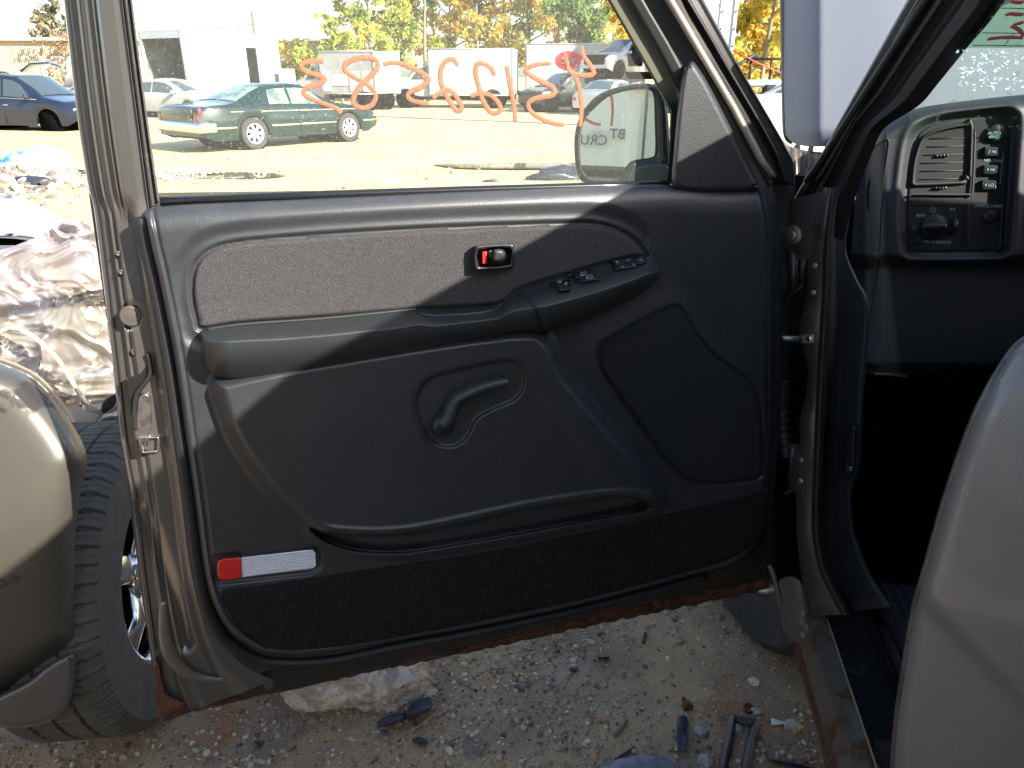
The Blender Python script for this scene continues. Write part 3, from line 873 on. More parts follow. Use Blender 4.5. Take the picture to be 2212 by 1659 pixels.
# upper hinge, lower hinge
PH = Plane(S0 + R_ * .05, PJ.n)
def hinge(y0, s=1.0):
    h = mesh_obj('door_hinge', join(plate(PH, resample([(1699, y0 + 52), (1742, y0 + 52), (1740, y0 + 66), (1699, y0 + 64)], 20, True), -.02, .02, 2),
        plate(PH, resample([(1690, y0 + 160), (1732, y0 + 128), (1736, y0 + 138), (1700, y0 + 168)], 20, True), -.02, .02, 2),
        tube([PH.at(1713, y0 + 56, .012), PH.at(1715, y0 + 150, .012)], .009 * s, 12), tube([PH.at(1733, y0 + 56, 0), PH.at(1733, y0 + 132, 0)], .006, 8)), mat('hinge_steel', (.075, .07, .068), .42, .7), truck)
    return h
hg = hinge(482)
hinge(905, 1.1)
mesh_obj('hinge_bolt', join(lathe(PH.at(1712, 507, .02), unit(PH.n + DN * .2), [(0, .018), (.004, .018), (.005, .012)], 24), lathe(PH.at(1712, 507, .024), unit(PH.n + DN * .2), [(0, .010), (.008, .010), (.009, .006)], 6)), M['steel'], truck, smooth=False)
mesh_obj('door_check_strap', join(box(PH.at(1708, 732, .02), (.10, .008, .012), axes=(R_, F_, UP)), plate(PJ, resample([(1728, 722), (1759, 720), (1759, 742), (1730, 744)], 16, True), .005, .016, 2)), M['steel'], truck)
mesh_obj('strap_bolt', lathe(PJ.at(1749, 731, .016), PJ.n, [(0, .006), (.004, .006), (.005, .004)], 6), M['chrome'], truck, smooth=False)
# rubber wiring boot
bp = smooth_line([(1690, 820), (1688, 870), (1692, 930), (1700, 985)], 10)
mesh_obj('wiring_boot', tube([PH.at(x, y, .01) for x, y in bp], [.013 + .004 * math.sin(i * 2.4) for i in range(len(bp))], 12), M['black'], truck)

# ------------------------------------------------------------- sill and floor
def sillp(f, r, z): return S0 * [1, 1, 0] + F_ * f + R_ * r + UP * z
def ext(prof, f0, f1, n=60, wob=None):
    V = []
    for i in range(n):
        f = f0 + (f1 - f0) * i / (n - 1)
        for r, z in prof(f) if callable(prof) else prof:
            V.append(sillp(f, r, z))
    m = len(V) // n
    return V, gridfaces(m, n)
mesh_obj('rocker_panel', ext([(-.004, .425), (-.012, .44), (-.014, .47), (-.006, .497), (0, .508), (.010, .512), (.030, .513)], -1.6, .02, 60), M['rust_paint'], truck, label='rust-eaten pewter rocker panel')
def flange(f):
    j = .014 * noise.noise(Vector((f * 9, 2, 0))) + .007 * noise.noise(Vector((f * 40, 5, 0)))
    return [(-.002, .43), (-.011, .413 + j * .3), (-.006, .385 + j), (.004, .382 + j)]
mesh_obj('rusty_rocker_flange', ext(flange, -1.6, .05, 160), M['rust'], truck)
mesh_obj('rocker_seam_sealer', tube([sillp(f, .031, .5145) for f in np.linspace(-1.6, .0, 60)], .002, 6), mat('tan_sealer', (.28, .22, .11), .8), truck)
mesh_obj('sill_ledge', ext([(.03, .511), (.032, .5125), (.10, .515), (.105, .513), (.106, .508), (.118, .507), (.120, .522)], -1.6, .10, 40), mat('dull_black_sill', (.006, .007, .008), .75, 0, col2=(.035, .030, .024), nscale=26, nlo=.56, nhi=.72, detail=8, spec=.15), truck)
mesh_obj('sill_seal', tube([sillp(f, .133, .522) for f in np.linspace(-1.6, -.02, 30)], .010, 8), M['black'], truck)
def scuffp(f):
    P = [(.145, .518), (.147, .529)]
    for k in range(5):
        b = .160 + k * .022
        P += [(b, .530), (b + .003, .534), (b + .009, .534), (b + .012, .530)]
    return P + [(.275, .530), (.282, .522), (.284, .49)]
mesh_obj('scuff_plate', ext(scuffp, -1.6, .12, 30), M['scuff'], truck)
mesh_obj('cab_floor', ext([(.05, .36), (.27, .38), (.28, .46), (.7, .46), (.78, .56), (.98, .56), (1.06, .46), (1.72, .46), (1.72, .34), (.05, .36)], -1.6, .80, 4), M['floorcarpet'], truck)
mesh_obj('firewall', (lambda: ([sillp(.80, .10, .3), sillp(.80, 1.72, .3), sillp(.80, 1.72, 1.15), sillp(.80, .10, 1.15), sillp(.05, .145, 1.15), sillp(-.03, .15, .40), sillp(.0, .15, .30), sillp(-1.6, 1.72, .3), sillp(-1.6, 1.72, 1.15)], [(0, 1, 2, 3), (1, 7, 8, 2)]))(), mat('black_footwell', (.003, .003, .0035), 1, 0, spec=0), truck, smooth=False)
# kick panel
PK = Plane(S0 + R_ * .13, unit(-F_ * .62 - R_ * .78))
KR = smooth_line([(1852, 396), (1836, 470), (1828, 540), (1850, 600), (1878, 660), (1872, 780), (1866, 850), (1858, 1000), (1842, 1060), (1843, 1120), (1856, 1180), (1880, 1240), (1905, 1280), (1925, 1310)])
mesh_obj('kick_panel', patch(PK, [(1806, 396), KR[0]], [(1838, 1322), KR[-1]], smooth_line([(1806, 396), (1800, 470), (1797, 560), (1792, 700), (1784, 850), (1778, 995), (1775, 1127), (1788, 1222), (1820, 1290), (1838, 1322)]), KR, 26, 90,
     lambda X, Y, S, T: .012 * sstep(S * 6) - .010 * sstep((S - .9) / .1)), M['dash'], truck)
mesh_obj('kick_panel_rib', tube([PK.at(x, y, .013) for x, y in smooth_line([(1815, 800), (1806, 960), (1800, 1100), (1806, 1200), (1835, 1280)])], .0025, 6), M['dash'], truck)
hr = mesh_obj('hood_release_lever', plate(PK, smooth_line([(1827, 925), (1848, 922), (1850, 940), (1846, 1015), (1838, 1028), (1822, 1028), (1822, 1000)], 3, True), .01, .04, 5), M['switch'], truck)
mesh_obj('hood_symbol', join(tube([PK.at(x, y, .042) for x, y in [(1829, 1013), (1836, 1009), (1842, 1011)]], .0008, 5), tube([PK.at(x, y, .042) for x, y in [(1830, 1017), (1840, 1015), (1836, 1009)]], .0008, 5)), M['white'], hr)

# ------------------------------------------------------------- dashboard
DP0 = CAM + ray(1960, 500) * (1.72 / FPX)
PDASH = Plane(DP0, unit(-F_ + UP * .10))
DPN = PDASH.n
BEZ = smooth_line([(1959, 536), (1953, 465), (1960, 380), (1971, 310), (1990, 277), (2032, 259), (2100, 249), (2168, 243), (2184, 249), (2189, 266), (2184, 350), (2173, 520), (2166, 540), (2150, 547), (2040, 549), (1972, 548)], 5, True)
def dash_h(X, Y, *a):
    X = np.asarray(X, float); Y = np.asarray(Y, float)
    top = np.interp(X, [1870, 1912, 1964, 2032, 2212, 2400, 2800, 3300], [300, 268, 240, 225, 204, 190, 168, 150])
    dt = np.clip(Y - top, 0, 300)
    h = .06 * np.sqrt(np.clip(1 - (1 - np.clip(dt / 34, 0, 1)) ** 2, 0, 1))
    db = sdf(BEZ, X, Y)
    h = h - .022 * sstep((db + 14) / 16) + .005 * np.exp(-((db + 20) / 9) ** 2)
    h = h - .05 * sstep((1915 - X) / 50)
    und = sstep((Y - 548) / 34)
    h = h - .034 * und - .02 * sstep((Y - 780) / 30)
    h = h - .09 * sstep((1925 - X + (Y - 560) * .12) / 50) * und * .4
    return h
DL = smooth_line([(1912, 268), (1891, 306), (1869, 354), (1850, 420), (1836, 480), (1822, 560), (1812, 680), (1803, 790)])
mesh_obj('dashboard', patch(PDASH, smooth_line([(1912, 268), (1964, 240), (2032, 225), (2212, 204), (2400, 190), (2800, 168), (3300, 150)]), [(1803, 790), (1870, 806), (2400, 815), (3300, 850)], DL, [(3300, 150), (3300, 850)], 520, 240, dash_h), M['dash'], truck)
dash = bpy.data.objects['dashboard']
mesh_obj('dash_top', (lambda c: (c, gridfaces(20, 2)))([PDASH.at(x, y, 0) for x, y in resample(smooth_line([(1912, 268), (1964, 240), (2032, 225), (2212, 204), (2400, 190), (2800, 168), (3300, 150)]), 20)] + [PDASH.at(x, y, 0) + F_ * .5 - UP * .06 for x, y in resample(smooth_line([(1912, 268), (1964, 240), (2032, 225), (2212, 204), (2400, 190), (2800, 168), (3300, 150)]), 20)]), M['dash'], dash)
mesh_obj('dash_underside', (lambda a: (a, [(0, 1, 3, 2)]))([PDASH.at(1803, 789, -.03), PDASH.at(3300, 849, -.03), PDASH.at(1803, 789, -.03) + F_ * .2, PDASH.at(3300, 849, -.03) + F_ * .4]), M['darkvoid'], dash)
def dn_(x, y): return float(dash_h(x, y))
BN = .036
bez = mesh_obj('instrument_bezel', plate(PDASH, inset(BEZ, 4), .030, .040, 5), M['dashdark'], dash)
def rnd(x0, y0, x1, y1, r=5, sk=0):
    P = [(x0 + sk + r, y0), (x1 + sk - r, y0), (x1 + sk, y0 + r), (x1, y1 - r), (x1 - r, y1), (x0 + r, y1), (x0, y1 - r), (x0 + sk, y0 + r)]
    return smooth_line(P, 2, True)
VENT = smooth_line([(2003, 296), (2030, 284), (2070, 275), (2092, 273), (2096, 278), (2092, 380), (2087, 390), (1985, 395), (1976, 392), (1980, 350), (1992, 310)], 4, True)
vent = mesh_obj('air_vent', ringplate(PDASH, inset(VENT, -7), VENT, .038, .046, .012), M['dashdark'], dash)
for k in range(6):
    y = 300 + k * 17.5
    x0 = np.interp(y, [290, 350, 395], [2006, 1984, 1978])
    mesh_obj('vane', box(0.5 * (PDASH.at(x0 + 2, y + 3, .03) + PDASH.at(2090, y, .03)), (np.linalg.norm(PDASH.at(x0, y, .03) - PDASH.at(2090, y, .03)), .022, .0022), axes=(PDASH.at(2090, y, .03) - PDASH.at(x0, y + 3, .03), F_ - UP * .35, UP + F_ * .35)), M['dashdark'], vent)
mesh_obj('vane_tab', join(*[lathe(PDASH.at(2021 + 7.5 * k, 337 - k * .4, .036), DPN, [(0, .003), (.008, .003), (.009, .001)], 10) for k in range(4)]), M['switch'], vent)
mesh_obj('vent_slider', join(plate(PDASH, rnd(2012, 400, 2046, 412, 5), .036, .041, 2), *[lathe(PDASH.at(2020 + 7 * k, 406, .04), DPN, [(0, .003), (.006, .002)], 8) for k in range(3)]), M['switch'], dash)
def ridge(pts, r=.0022, m_='dash', nm='bezel_ridge', n=.044):
    return mesh_obj(nm, tube([PDASH.at(x, y, n) for x, y in smooth_line(pts)], r, 8), M[m_], dash)
ridge([(1966, 425), (1975, 420), (2085, 420), (2100, 410), (2106, 280)])
ridge([(2092, 440), (2092, 530)]); ridge([(2166, 440), (2160, 540)])
ridge([(1966, 440), (2086, 440)], .001)
c0 = PDASH.at(2015, 490, .04)
kn = mesh_obj('headlight_knob', lathe(c0, DPN, [(0, .0285), (.006, .0285), (.009, .026), (.010, .004)], 40), M['dashdark'], dash)
mesh_obj('knob_grip', join(box(PDASH.at(2018, 490, .055), (.052, .016, .016), axes=(R_, DPN, np.cross(DPN, R_)), bev=.005), *[box(PDASH.at(2008 + 4.6 * k, 490, .064), (.0015, .003, .015), axes=(R_, DPN, np.cross(DPN, R_))) for k in range(8)]), M['switch'], kn)
mesh_obj('knob_pointer', box(PDASH.at(1999, 490, .0515), (.016, .002, .0015), axes=(R_, DPN, UP)), M['white'], kn)
mesh_obj('dimmer_wheel', lathe(PDASH.at(2058, 488, .036) - R_ * .005, R_, [(0, .017), (.001, .019), (.009, .019), (.010, .017)], 30), M['switch'], dash)
mesh_obj('dome_button', lathe(PDASH.at(1982, 520, .038), DPN, [(0, .010), (.006, .0095), (.008, .007), (.006, .001)], 24), M['switch'], dash)
mesh_obj('cargo_lamp_button', lathe(PDASH.at(2137, 468, .038), DPN, [(0, .0145), (.007, .014), (.010, .011), (.008, .002)], 28), M['switch'], dash)
XU = unit(np.cross(UP, -F_)) * 1.0
def dtext(s, x, y, px, n=.0408, par=None):
    sz = px * 1.72 / FPX
    return mesh_obj('lettering', text_mesh(s, sz, PDASH.at(x, y, n), R_, np.cross(DPN, R_) * 1.0 if np.cross(DPN, R_)[2] > 0 else -np.cross(DPN, R_), .0003), M['white'], par or dash)
dtext('DOME OVERRIDE', 2018, 523, 8.5)
dtext('CARGO LAMP', 2134, 445, 8.5)
dtext('NEUTRAL', 2145, 347, 8)
b1 = mesh_obj('four_wheel_drive_button', lathe(PDASH.at(2149, 287, .037), DPN, [(0, .020), (.008, .019), (.011, .016), (.011, .002)], 32), M['switch'], dash)
dtext('AUTO', 2148, 288, 8.5, .0495, b1); dtext('4WD', 2147, 296, 8.5, .0495, b1)
for (x, y, s) in ((2143, 328, '2 HI'), (2140, 367, '4 HI'), (2137, 400, '4 LO')):
    b2 = mesh_obj('four_wheel_drive_button', plate(PDASH, rnd(x - 17, y - 11, x + 17, y + 11, 3), .037, .047, 3), M['switch'], dash)
    dtext(s, x, y, 8.5, .0482, b2)
def dline(pts, r=.0005):
    return tube([PDASH.at(x, y, .0408) for x, y in pts], r, 5)
mesh_obj('bracket_line', join(dline([(2162, 326), (2168, 326), (2164, 362), (2160, 398), (2155, 398)]), dline([(2160, 346), (2166, 346)])), M['white'], dash)
th = [2 * math.pi * k / 16 for k in range(17)]
def circ(cx, cy, r, a0=0, a1=2 * math.pi, n=14): return [(cx + r * math.cos(a0 + (a1 - a0) * k / n), cy + r * math.sin(a0 + (a1 - a0) * k / n)) for k in range(n + 1)]
mesh_obj('off_symbol', dline(circ(1975, 491, 4.2)), M['white'], dash)
mesh_obj('headlamp_symbol', join(dline(circ(2015, 453, 4)), *[dline([(2015 + 4 * math.cos(a), 453 + 4 * math.sin(a)), (2015 + 8.5 * math.cos(a), 453 + 8.5 * math.sin(a))]) for a in [k * math.pi / 4 for k in range(8)]]), M['white'], dash)
mesh_obj('parking_lamp_symbol', join(dline(circ(1984, 466, 3.5, -1.57, 1.57) + [(1984, 462.5)]), dline(circ(1992, 466, 3.5, 1.57, 4.71) + [(1992, 469.5)]),
     *[dline([(1978, y), (1984, y)]) for y in (463, 466, 469)], *[dline([(1992, y), (1998, y)]) for y in (463, 466, 469)]), M['white'], dash)
mesh_obj('dome_lamp_symbol', join(dline([(2051, 450), (2064, 450)]), *[dline([(2057.5 + 3 * c, 450), (2057.5 + 6 * c, 457)]) for c in (-1, -.4, .4, 1)], dline(circ(2057, 450, 3, 0, 3.14))), M['white'], dash)
# side defroster grille on the end of the dash
PS = Plane(PDASH.at(1882, 418, .01), unit(-F_ - R_ * .55))
sv = mesh_obj('side_window_vent', ringplate(PS, circ(1882, 418, 1, n=24)[:0] or [(1882 + 12 * math.cos(a) - 5 * math.sin(a) * .4, 418 + 42 * math.sin(a)) for a in np.linspace(0, 2 * math.pi, 30)[:-1]],
      [(1882 + 8 * math.cos(a) - 4 * math.sin(a) * .4, 418 + 32 * math.sin(a)) for a in np.linspace(0, 2 * math.pi, 30)[:-1]], 0, .012, -.01), M['dashdark'], dash)
for k in range(-2, 3):
    mesh_obj('vane', tube([PS.at(1882 + k * 3, 418 - 24 + abs(k) * 5, .004), PS.at(1880 + k * 3, 418 + 24 - abs(k) * 5, .004)], .0016, 6), M['dash'], sv)
mesh_obj('end_cap_seam', tube([PDASH.at(x, y, dn_(x, y) + .001) for x, y in smooth_line([(1866, 360), (1885, 322), (1912, 302), (1920, 310), (1912, 370), (1902, 470), (1898, 560), (1880, 680), (1862, 785)])], .0012, 6), M['black'], dash)
# parking brake release, wires
PB = Plane(PDASH.at(2124, 825, -.02), DPN)
pb = mesh_obj('brake_release_handle', plate(PB, rnd(2095, 806, 2260, 848, 8), -.02, .012, 5), M['dash'], dash)
yv = np.cross(DPN, R_); yv = yv if yv[2] > 0 else -yv
mesh_obj('brake_lettering', join(text_mesh('P', .014, PB.at(2124, 825, .0135), R_, yv), text_mesh('BRAKE', .010, PB.at(2165, 826, .0135), R_, yv),
     tube([PB.at(x, y, .0135) for x, y in circ(2124, 825, 7.5)], .0005, 5), tube([PB.at(x, y, .0135) for x, y in circ(2124, 825, 10.5, -.8, .8)], .0005, 5), tube([PB.at(x, y, .0135) for x, y in circ(2124, 825, 10.5, 2.34, 3.94)], .0005, 5)), M['white'], pb)
mesh_obj('dangling_bracket', plate(PB, [(1888, 806), (1960, 806), (1958, 816), (1930, 812), (1890, 810)], 0, .008, 1), mat('tan_bracket', (.2, .18, .13), .6), dash)
mesh_obj('dangling_bracket', join(plate(PB, [(2005, 806), (2060, 806), (2055, 815), (2010, 813)], 0, .008, 1),
     plate(PB, [(2002, 812), (2010, 814), (2030, 840), (2028, 842), (2008, 832)], .0, .004, 1)), bpy.data.materials['tan_bracket'], dash)

# ------------------------------------------------------------- windshield pillar
PA = Plane(S0 + R_ * .03 + UP * .9 + F_ * .02, unit(-F_ * .8 - R_ * .55 - UP * .3))
ALo = smooth_line([(2110, -260), (1960, 0), (1870, 160), (1778, 324), (1722, 415), (1712, 440)])
AHi = smooth_line([(2330, -260), (2172, 0), (2090, 102), (2030, 176), (1985, 228), (1912, 276), (1884, 330), (1850, 420), (1820, 520)])
def apil(X, Y, S, T):
    p = np.interp(S, [0, .02, .12, .17, .24, .30, .36, .40, .46, .55, .60, .75, 1], [-.06, -.004, 0, -.014, -.012, .004, .006, -.012, -.010, -.004, .010, .014, -.012])
    return p
mesh_obj('windshield_pillar', patch(PA, [ALo[0], AHi[0]], [(1712, 440), (1770, 500), (1820, 520)], ALo, AHi, 90, 70, apil), mat('pillar_trim', (.026, .026, .028), .42, .1, bump=(400, .15, .001)), truck)
mesh_obj('pillar_edge_rib', tube([PA.at(x + 26, y, .004) for x, y in ALo[:-8]], .0035, 8), M['pewter_dull'], truck)
mesh_obj('pillar_seal', tube([PA.at(x + 62 * (1 - i / 60.), y, .006) for i, (x, y) in enumerate(resample(ALo, 60)[:-4])], .006, 8), M['black'], truck)
# pillar foot and fender top corner
mesh_obj('pillar_foot', patch(PJ, [(1712, 430), (1790, 410)], [(1700, 560), (1778, 560)], [(1712, 430), (1712, 480), (1700, 560)], [(1790, 410), (1778, 560)], 8, 12, lambda X, Y, S, T: -.02 + .02 * S), M['pewter_dull'], truck)
mesh_obj('cowl_corner', patch(Plane(S0 + R_ * .12 + F_ * .25 + UP * .8, unit(-F_ - R_ * .3 + UP * .5)), [(1716, 400), (1800, 330)], [(1716, 470), (1800, 470)], [(1716, 380), (1716, 470)], [(1810, 320), (1810, 470)], 6, 6, lambda X, Y, S, T: .01 * np.sin(S * 8)), M['blackgloss'], truck)

# windshield
WP = Plane(PA.at(2090, 102, .0), unit(-F_ * .86 - UP * .5))
mesh_obj('windshield', ([WP.at(x, y, 0) for x, y in [(2172 + 80, -140), (3300, -140), (3300, 300), (1900, 300), (1985, 228), (2090, 102)]], [(0, 1, 2, 3, 4, 5)]), M['windshield'], truck, smooth=False)
bpy.data.objects['windshield'].data.materials[0] = M['windshield']
TB2 = Plane(WP.p - WP.n * .003, WP.n)
mesh_obj('tint_band', ([TB2.at(x, y, 0) for x, y in [(2250, -140), (3300, -140), (3300, 110), (2212, 104), (2060, 103), (2100, 60)]], [(0, 1, 2, 3, 4, 5)]), M['tintband'], truck, smooth=False)
k_ = lambda a: [(3600 / 1.823 + x / 6.047, y / 6.047) for x, y in a]
mesh_obj('windshield_writing', join(*[stroke(k_(s_), .0026, pl=WP, off=.003, nrm=WP.n) for s_ in
     ([(955, 515), (1080, 495), (1250, 488), (1420, 495)], [(1190, 195), (1260, 180), (1340, 188), (1430, 190)], [(1260, 345), (1320, 360), (1390, 410), (1425, 470)], [(1290, 330), (1350, 310), (1430, 290)], [(1260, 15), (1330, 30), (1430, 28)])]), M['pinkmark'], truck)
lp = mat('grey_printed_line', (.09, .12, .1), .8)
WX = unit(np.cross(UP, WP.n)); WX = WX if WX[0] > 0 else -WX
for a, b in [k_([(1130, 105), (1433, 112)]), k_([(890, 430), (1433, 434)]), k_([(760, 592), (1433, 600)]), k_([(1180, 590), (1300, 440)])]:
    mesh_obj('printed_line', tube([WP.at(a[0], a[1], .002), WP.at(b[0], b[1], .002)], .0006, 4), lp, truck)
# drops on the glass
M['drops'] = mat('water_drops', (.97, 1, .97), .3)  # white colour stands for sky light refracted by the clear drops
_n = M['drops'].node_tree; _t = _n.nodes.new('ShaderNodeBsdfTranslucent'); _t.inputs['Color'].default_value = (.95, 1, .95, 1)
_m = _n.nodes.new('ShaderNodeAddShader'); _n.links.new(_t.outputs[0], _m.inputs[0]); _n.links.new(_n.nodes['Principled BSDF'].outputs[0], _m.inputs[1]); _n.links.new(_m.outputs[0], _n.nodes['Material Output'].inputs['Surface'])
dv, df = ico(1)
dr = []
for i in range(260):
    a, b = RNG.uniform(560, 1433), RNG.uniform(650, 1190)
    if noise.noise(Vector((a * .008, b * .008, 2))) < -.05 and b > 700: continue
    x, y = k_([(a, b)])[0]
    s = RNG.uniform(.0006, .0018)
    p = WP.at(x, y, -.001)
    dr.append((dv * [s * RNG.uniform(.8, 2.2), s * .5, s * .9] + p, df))
mesh_obj('raindrops', join(*dr), M['drops'], truck)

# raised hood
HP = Plane(S0 * [1, 1, 0] + F_ * 1.02 + R_ * .2 + UP * 1.3, unit(-F_ + UP * .12))
def hoodh(X, Y, S, T):
    d = np.clip(X - 1690, 0, 400)
    u_ = np.clip(d / 82, 0, 1)
    return .15 * (1 - (1 - u_) ** 1.5) - .13 + .03 * sstep(d / 320) - .02 * sstep((Y - 280) / 45)
hood = mesh_obj('hood', patch(HP, [(1686, -260), (2500, -260)], smooth_line([(1697, 290), (1712, 308), (1740, 316), (1800, 318), (1860, 326), (1930, 329), (2050, 332), (2250, 336), (2500, 340)]), smooth_line([(1686, -260), (1690, 0), (1692, 120), (1694, 220), (1697, 290)]), [(2500, -260), (2500, 340)], 120, 60, hoodh),
     mat('hood_paint', (.20, .22, .27), .5, .15, spec=.3), truck, label='raised pale silver hood standing behind the windshield')
mesh_obj('hood_edge', tube([HP.at(x, y, -.13) for x, y in smooth_line([(1686, -260), (1690, 0), (1692, 120), (1694, 220), (1697, 290), (1712, 308)])], .008, 8), M['pewter'], hood)
# bright brackets under the hood
mesh_obj('hood_hinge', join(tube([HP.at(1722, 316, .0), HP.at(1728, 420, .12)], .010, 8), tube([HP.at(1752, 318, .0), HP.at(1742, 380, .12)], .008, 8)), M['steel'], truck)
mesh_obj('fender_top', patch(Plane(HP.p + F_ * -.15, HP.n), smooth_line([(1690, 300), (1712, 318), (1770, 328), (1850, 330)]), [(1690, 440), (1850, 440)], [(1690, 300), (1690, 440)], [(1850, 330), (1850, 440)], 20, 14, lambda X, Y, S, T: .05 * np.sin(S * 9) - .06 * S), mat('bright_fender_metal', (.55, .5, .46), .15, .9), truck)
mesh_obj('hood_strut', tube([HP.at(1731, 330, .14), HP.at(1727, 430, .16)], .016, 10), M['black'], truck)

# ------------------------------------------------------------- front wheel of the truck, far side of the door
def wheel_mesh(c, ax, R, w, rim_r, nt=72, tread=True):
    ax = unit(ax); a, b = frame_at(ax)
    prof = [(-.5, rim_r / R), (-.52, .80), (-.51, .92), (-.44, .98), (-.36, 1.0), (-.24, 1.0), (-.235, .975), (-.205, .975), (-.20, 1.0), (-.02, 1.0), (-.015, .975), (.015, .975), (.02, 1.0), (.20, 1.0), (.205, .975), (.235, .975), (.24, 1.0), (.36, 1.0), (.44, .98), (.51, .92), (.52, .80), (.5, rim_r / R)]
    st = 8 if nt >= 60 else 4
    n = nt * st
    V = []
    for k in range(n):
        t = 2 * math.pi * k / n
        for s, r in prof:
            g = 0
            if tread and r >= .978 and (k + int(abs(s) * 5)) % st == 0 and abs(s) > .02:
                g = .032
            elif tread and r >= .978 and (k + st // 2 + int(abs(s) * 5)) % st == 0 and abs(s) > .1:
                g = .009
            V.append(np.array(c) + ax * s * w + (a * math.cos(t) + b * math.sin(t)) * (r - g) * R)
    m = len(prof); F = []
    for k in range(n):
        for i in range(m - 1):
            p = k * m + i; q_ = ((k + 1) % n) * m + i
            F.append((p, q_, q_ + 1, p + 1))
    return V, F
def rim_mesh(c, ax, r, w, spokes=5, holes=True):
    ax = unit(ax); a, b = frame_at(ax)
    parts = [lathe(c, ax, [(-.4 * w, r), (-.3 * w, r * .93), (.35 * w, r * .90), (.46 * w, r * .99), (.5 * w, r * 1.02), (.47 * w, r * .93), (.3 * w, r * .88), (-.2 * w, r * .84)], 48)]
    parts[0] = (parts[0][0], parts[0][1][:-2])
    for k in range(spokes):
        t = 2 * math.pi * k / spokes
        d = a * math.cos(t) + b * math.sin(t)
        P = [np.array(c) + ax * (.26 * w) + d * r * .18, np.array(c) + ax * (.36 * w) + d * r * .55, np.array(c) + ax * (.30 * w) + d * r * .9]
        parts.append(tube(P, [r * .20, r * .15, r * .19], 10, flat=ax, ellipse=.35))
    parts.append(lathe(np.array(c), ax, [(.15 * w, r * .3), (.36 * w, r * .26), (.44 * w, r * .17), (.46 * w, r * .02)], 24))
    return join(*parts)
def wheel_on(parent, c, ax, R, w, rim_r, tm, rm, sp=5, name='wheel', local=False, nt=72):
    hub = mesh_obj(name, lathe(np.array(c), ax, [(-.3 * w, rim_r * .9), (.0, rim_r * .9), (.02 * w, rim_r * .3)], 24), M['darkvoid'], parent, local=local)
    mesh_obj('tyre', wheel_mesh(c, ax, R, w, rim_r, nt), tm, hub, local=local, auto=28)
    mesh_obj('rim', rim_mesh(c, ax, rim_r, w, sp), rm, hub, local=local)
    return hub
wc = gz(1640, 1370) * [1, 1, 0]
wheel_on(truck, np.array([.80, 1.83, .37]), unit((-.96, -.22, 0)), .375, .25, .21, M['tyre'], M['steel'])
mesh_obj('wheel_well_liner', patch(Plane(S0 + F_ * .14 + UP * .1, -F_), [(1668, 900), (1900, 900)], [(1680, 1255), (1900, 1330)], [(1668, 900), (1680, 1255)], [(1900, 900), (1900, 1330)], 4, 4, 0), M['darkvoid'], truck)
mesh_obj('fender_edge', tube([PJ.at(x, y, -.03) for x, y in smooth_line([(1662, 1220), (1672, 1245), (1684, 1290), (1700, 1370)])], .006, 8), M['rust_paint'], truck)
mesh_obj('lower_pillar_shell', patch(PJ, smooth_line([(1684, 1252), (1700, 1246), (1722, 1250), (1745, 1285)]), smooth_line([(1703, 1385), (1730, 1388), (1772, 1400)]), smooth_line([(1684, 1252), (1690, 1300), (1703, 1385)]), smooth_line([(1745, 1285), (1756, 1340), (1772, 1400)]), 24, 24,
     lambda X, Y, S, T: .0 + .02 * np.sin(np.pi * S) + .004 * np.array([[noise.noise(Vector((x * .08, y * .08, 3))) for x, y in zip(a, b)] for a, b in zip(X, Y)]) * T * 2), M['rust_paint'], truck)

# ------------------------------------------------------------- roof, rear of cab, bed, far side, seat (outside the picture; they shade it)
SUNAZ, SUNEL = math.radians(125), math.radians(30)
SUN = np.array([math.cos(SUNEL) * math.sin(SUNAZ), math.cos(SUNEL) * math.cos(SUNAZ), math.sin(SUNEL)])
def rail(px, py, n):
    q_ = PD.at(px, py, n); s = S0 + R_ * .13
    return q_ + SUN * (np.dot(s - q_, R_) / np.dot(SUN, R_))
ra, rb = rail(1300, 484, .04), rail(600, 868, .07)
rd = unit(ra - rb)
rail_front = ra + rd * .25; rail_back = rb - rd * .15
print('RAIL', ra.round(3), rb.round(3), rail_front.round(2), rail_back.round(2))
cabz = rail_back[2] - .14
def cab_pt(p, r): return p + R_ * r
roofV = []
for j, p in enumerate([rail_front + rd * .35, rail_front, ra, rb, rail_back - UP * .05, rail_back - rd * .6 - UP * .2]):
    for r, dz in ((0, 0), (.03, .05), (.12, .085), (.8, .12), (1.5, .085), (1.62, .05), (1.66, 0)):
        roofV.append(p + R_ * r + UP * dz)
mesh_obj('cab_roof', (roofV, gridfaces(7, 6)), M['pewter'], truck)
rr_ = rail_back - rd * .6
mesh_obj('cab_rear', box(np.array([rr_[0], rr_[1], 0]) + R_ * .75 + UP * (.45 + (cabz - .45) / 2), (1.5, .06, cabz - .45), axes=(R_, F_, UP)), M['pewter'], truck)
mesh_obj('rear_door_post', box(np.array([rail_back[0], rail_back[1], 0]) - F_ * .36 + R_ * .02 + UP * (.45 + (cabz - .45) / 2), (.10, .70, cabz - .45), axes=(R_, F_, UP)), M['pewter'], truck)
mesh_obj('cargo_bed', join(box(sillp(-2.6, .03, .78), (.06, 1.9, .62), axes=(R_, F_, UP)), box(sillp(-2.6, 1.75, .78), (.06, 1.9, .62), axes=(R_, F_, UP)), box(sillp(-2.6, .9, .55), (1.7, 1.9, .05), axes=(R_, F_, UP)), box(sillp(-3.55, .9, .78), (1.7, .06, .62), axes=(R_, F_, UP))), M['pewter'], truck)
mesh_obj('far_side_sun_block', box(sillp(-.05, 1.70, 1.40), (.03, 1.5, .34), axes=(R_, F_, UP)), M['blackgloss'], truck)  # unseen opaque panel, added to keep sun out of the cab
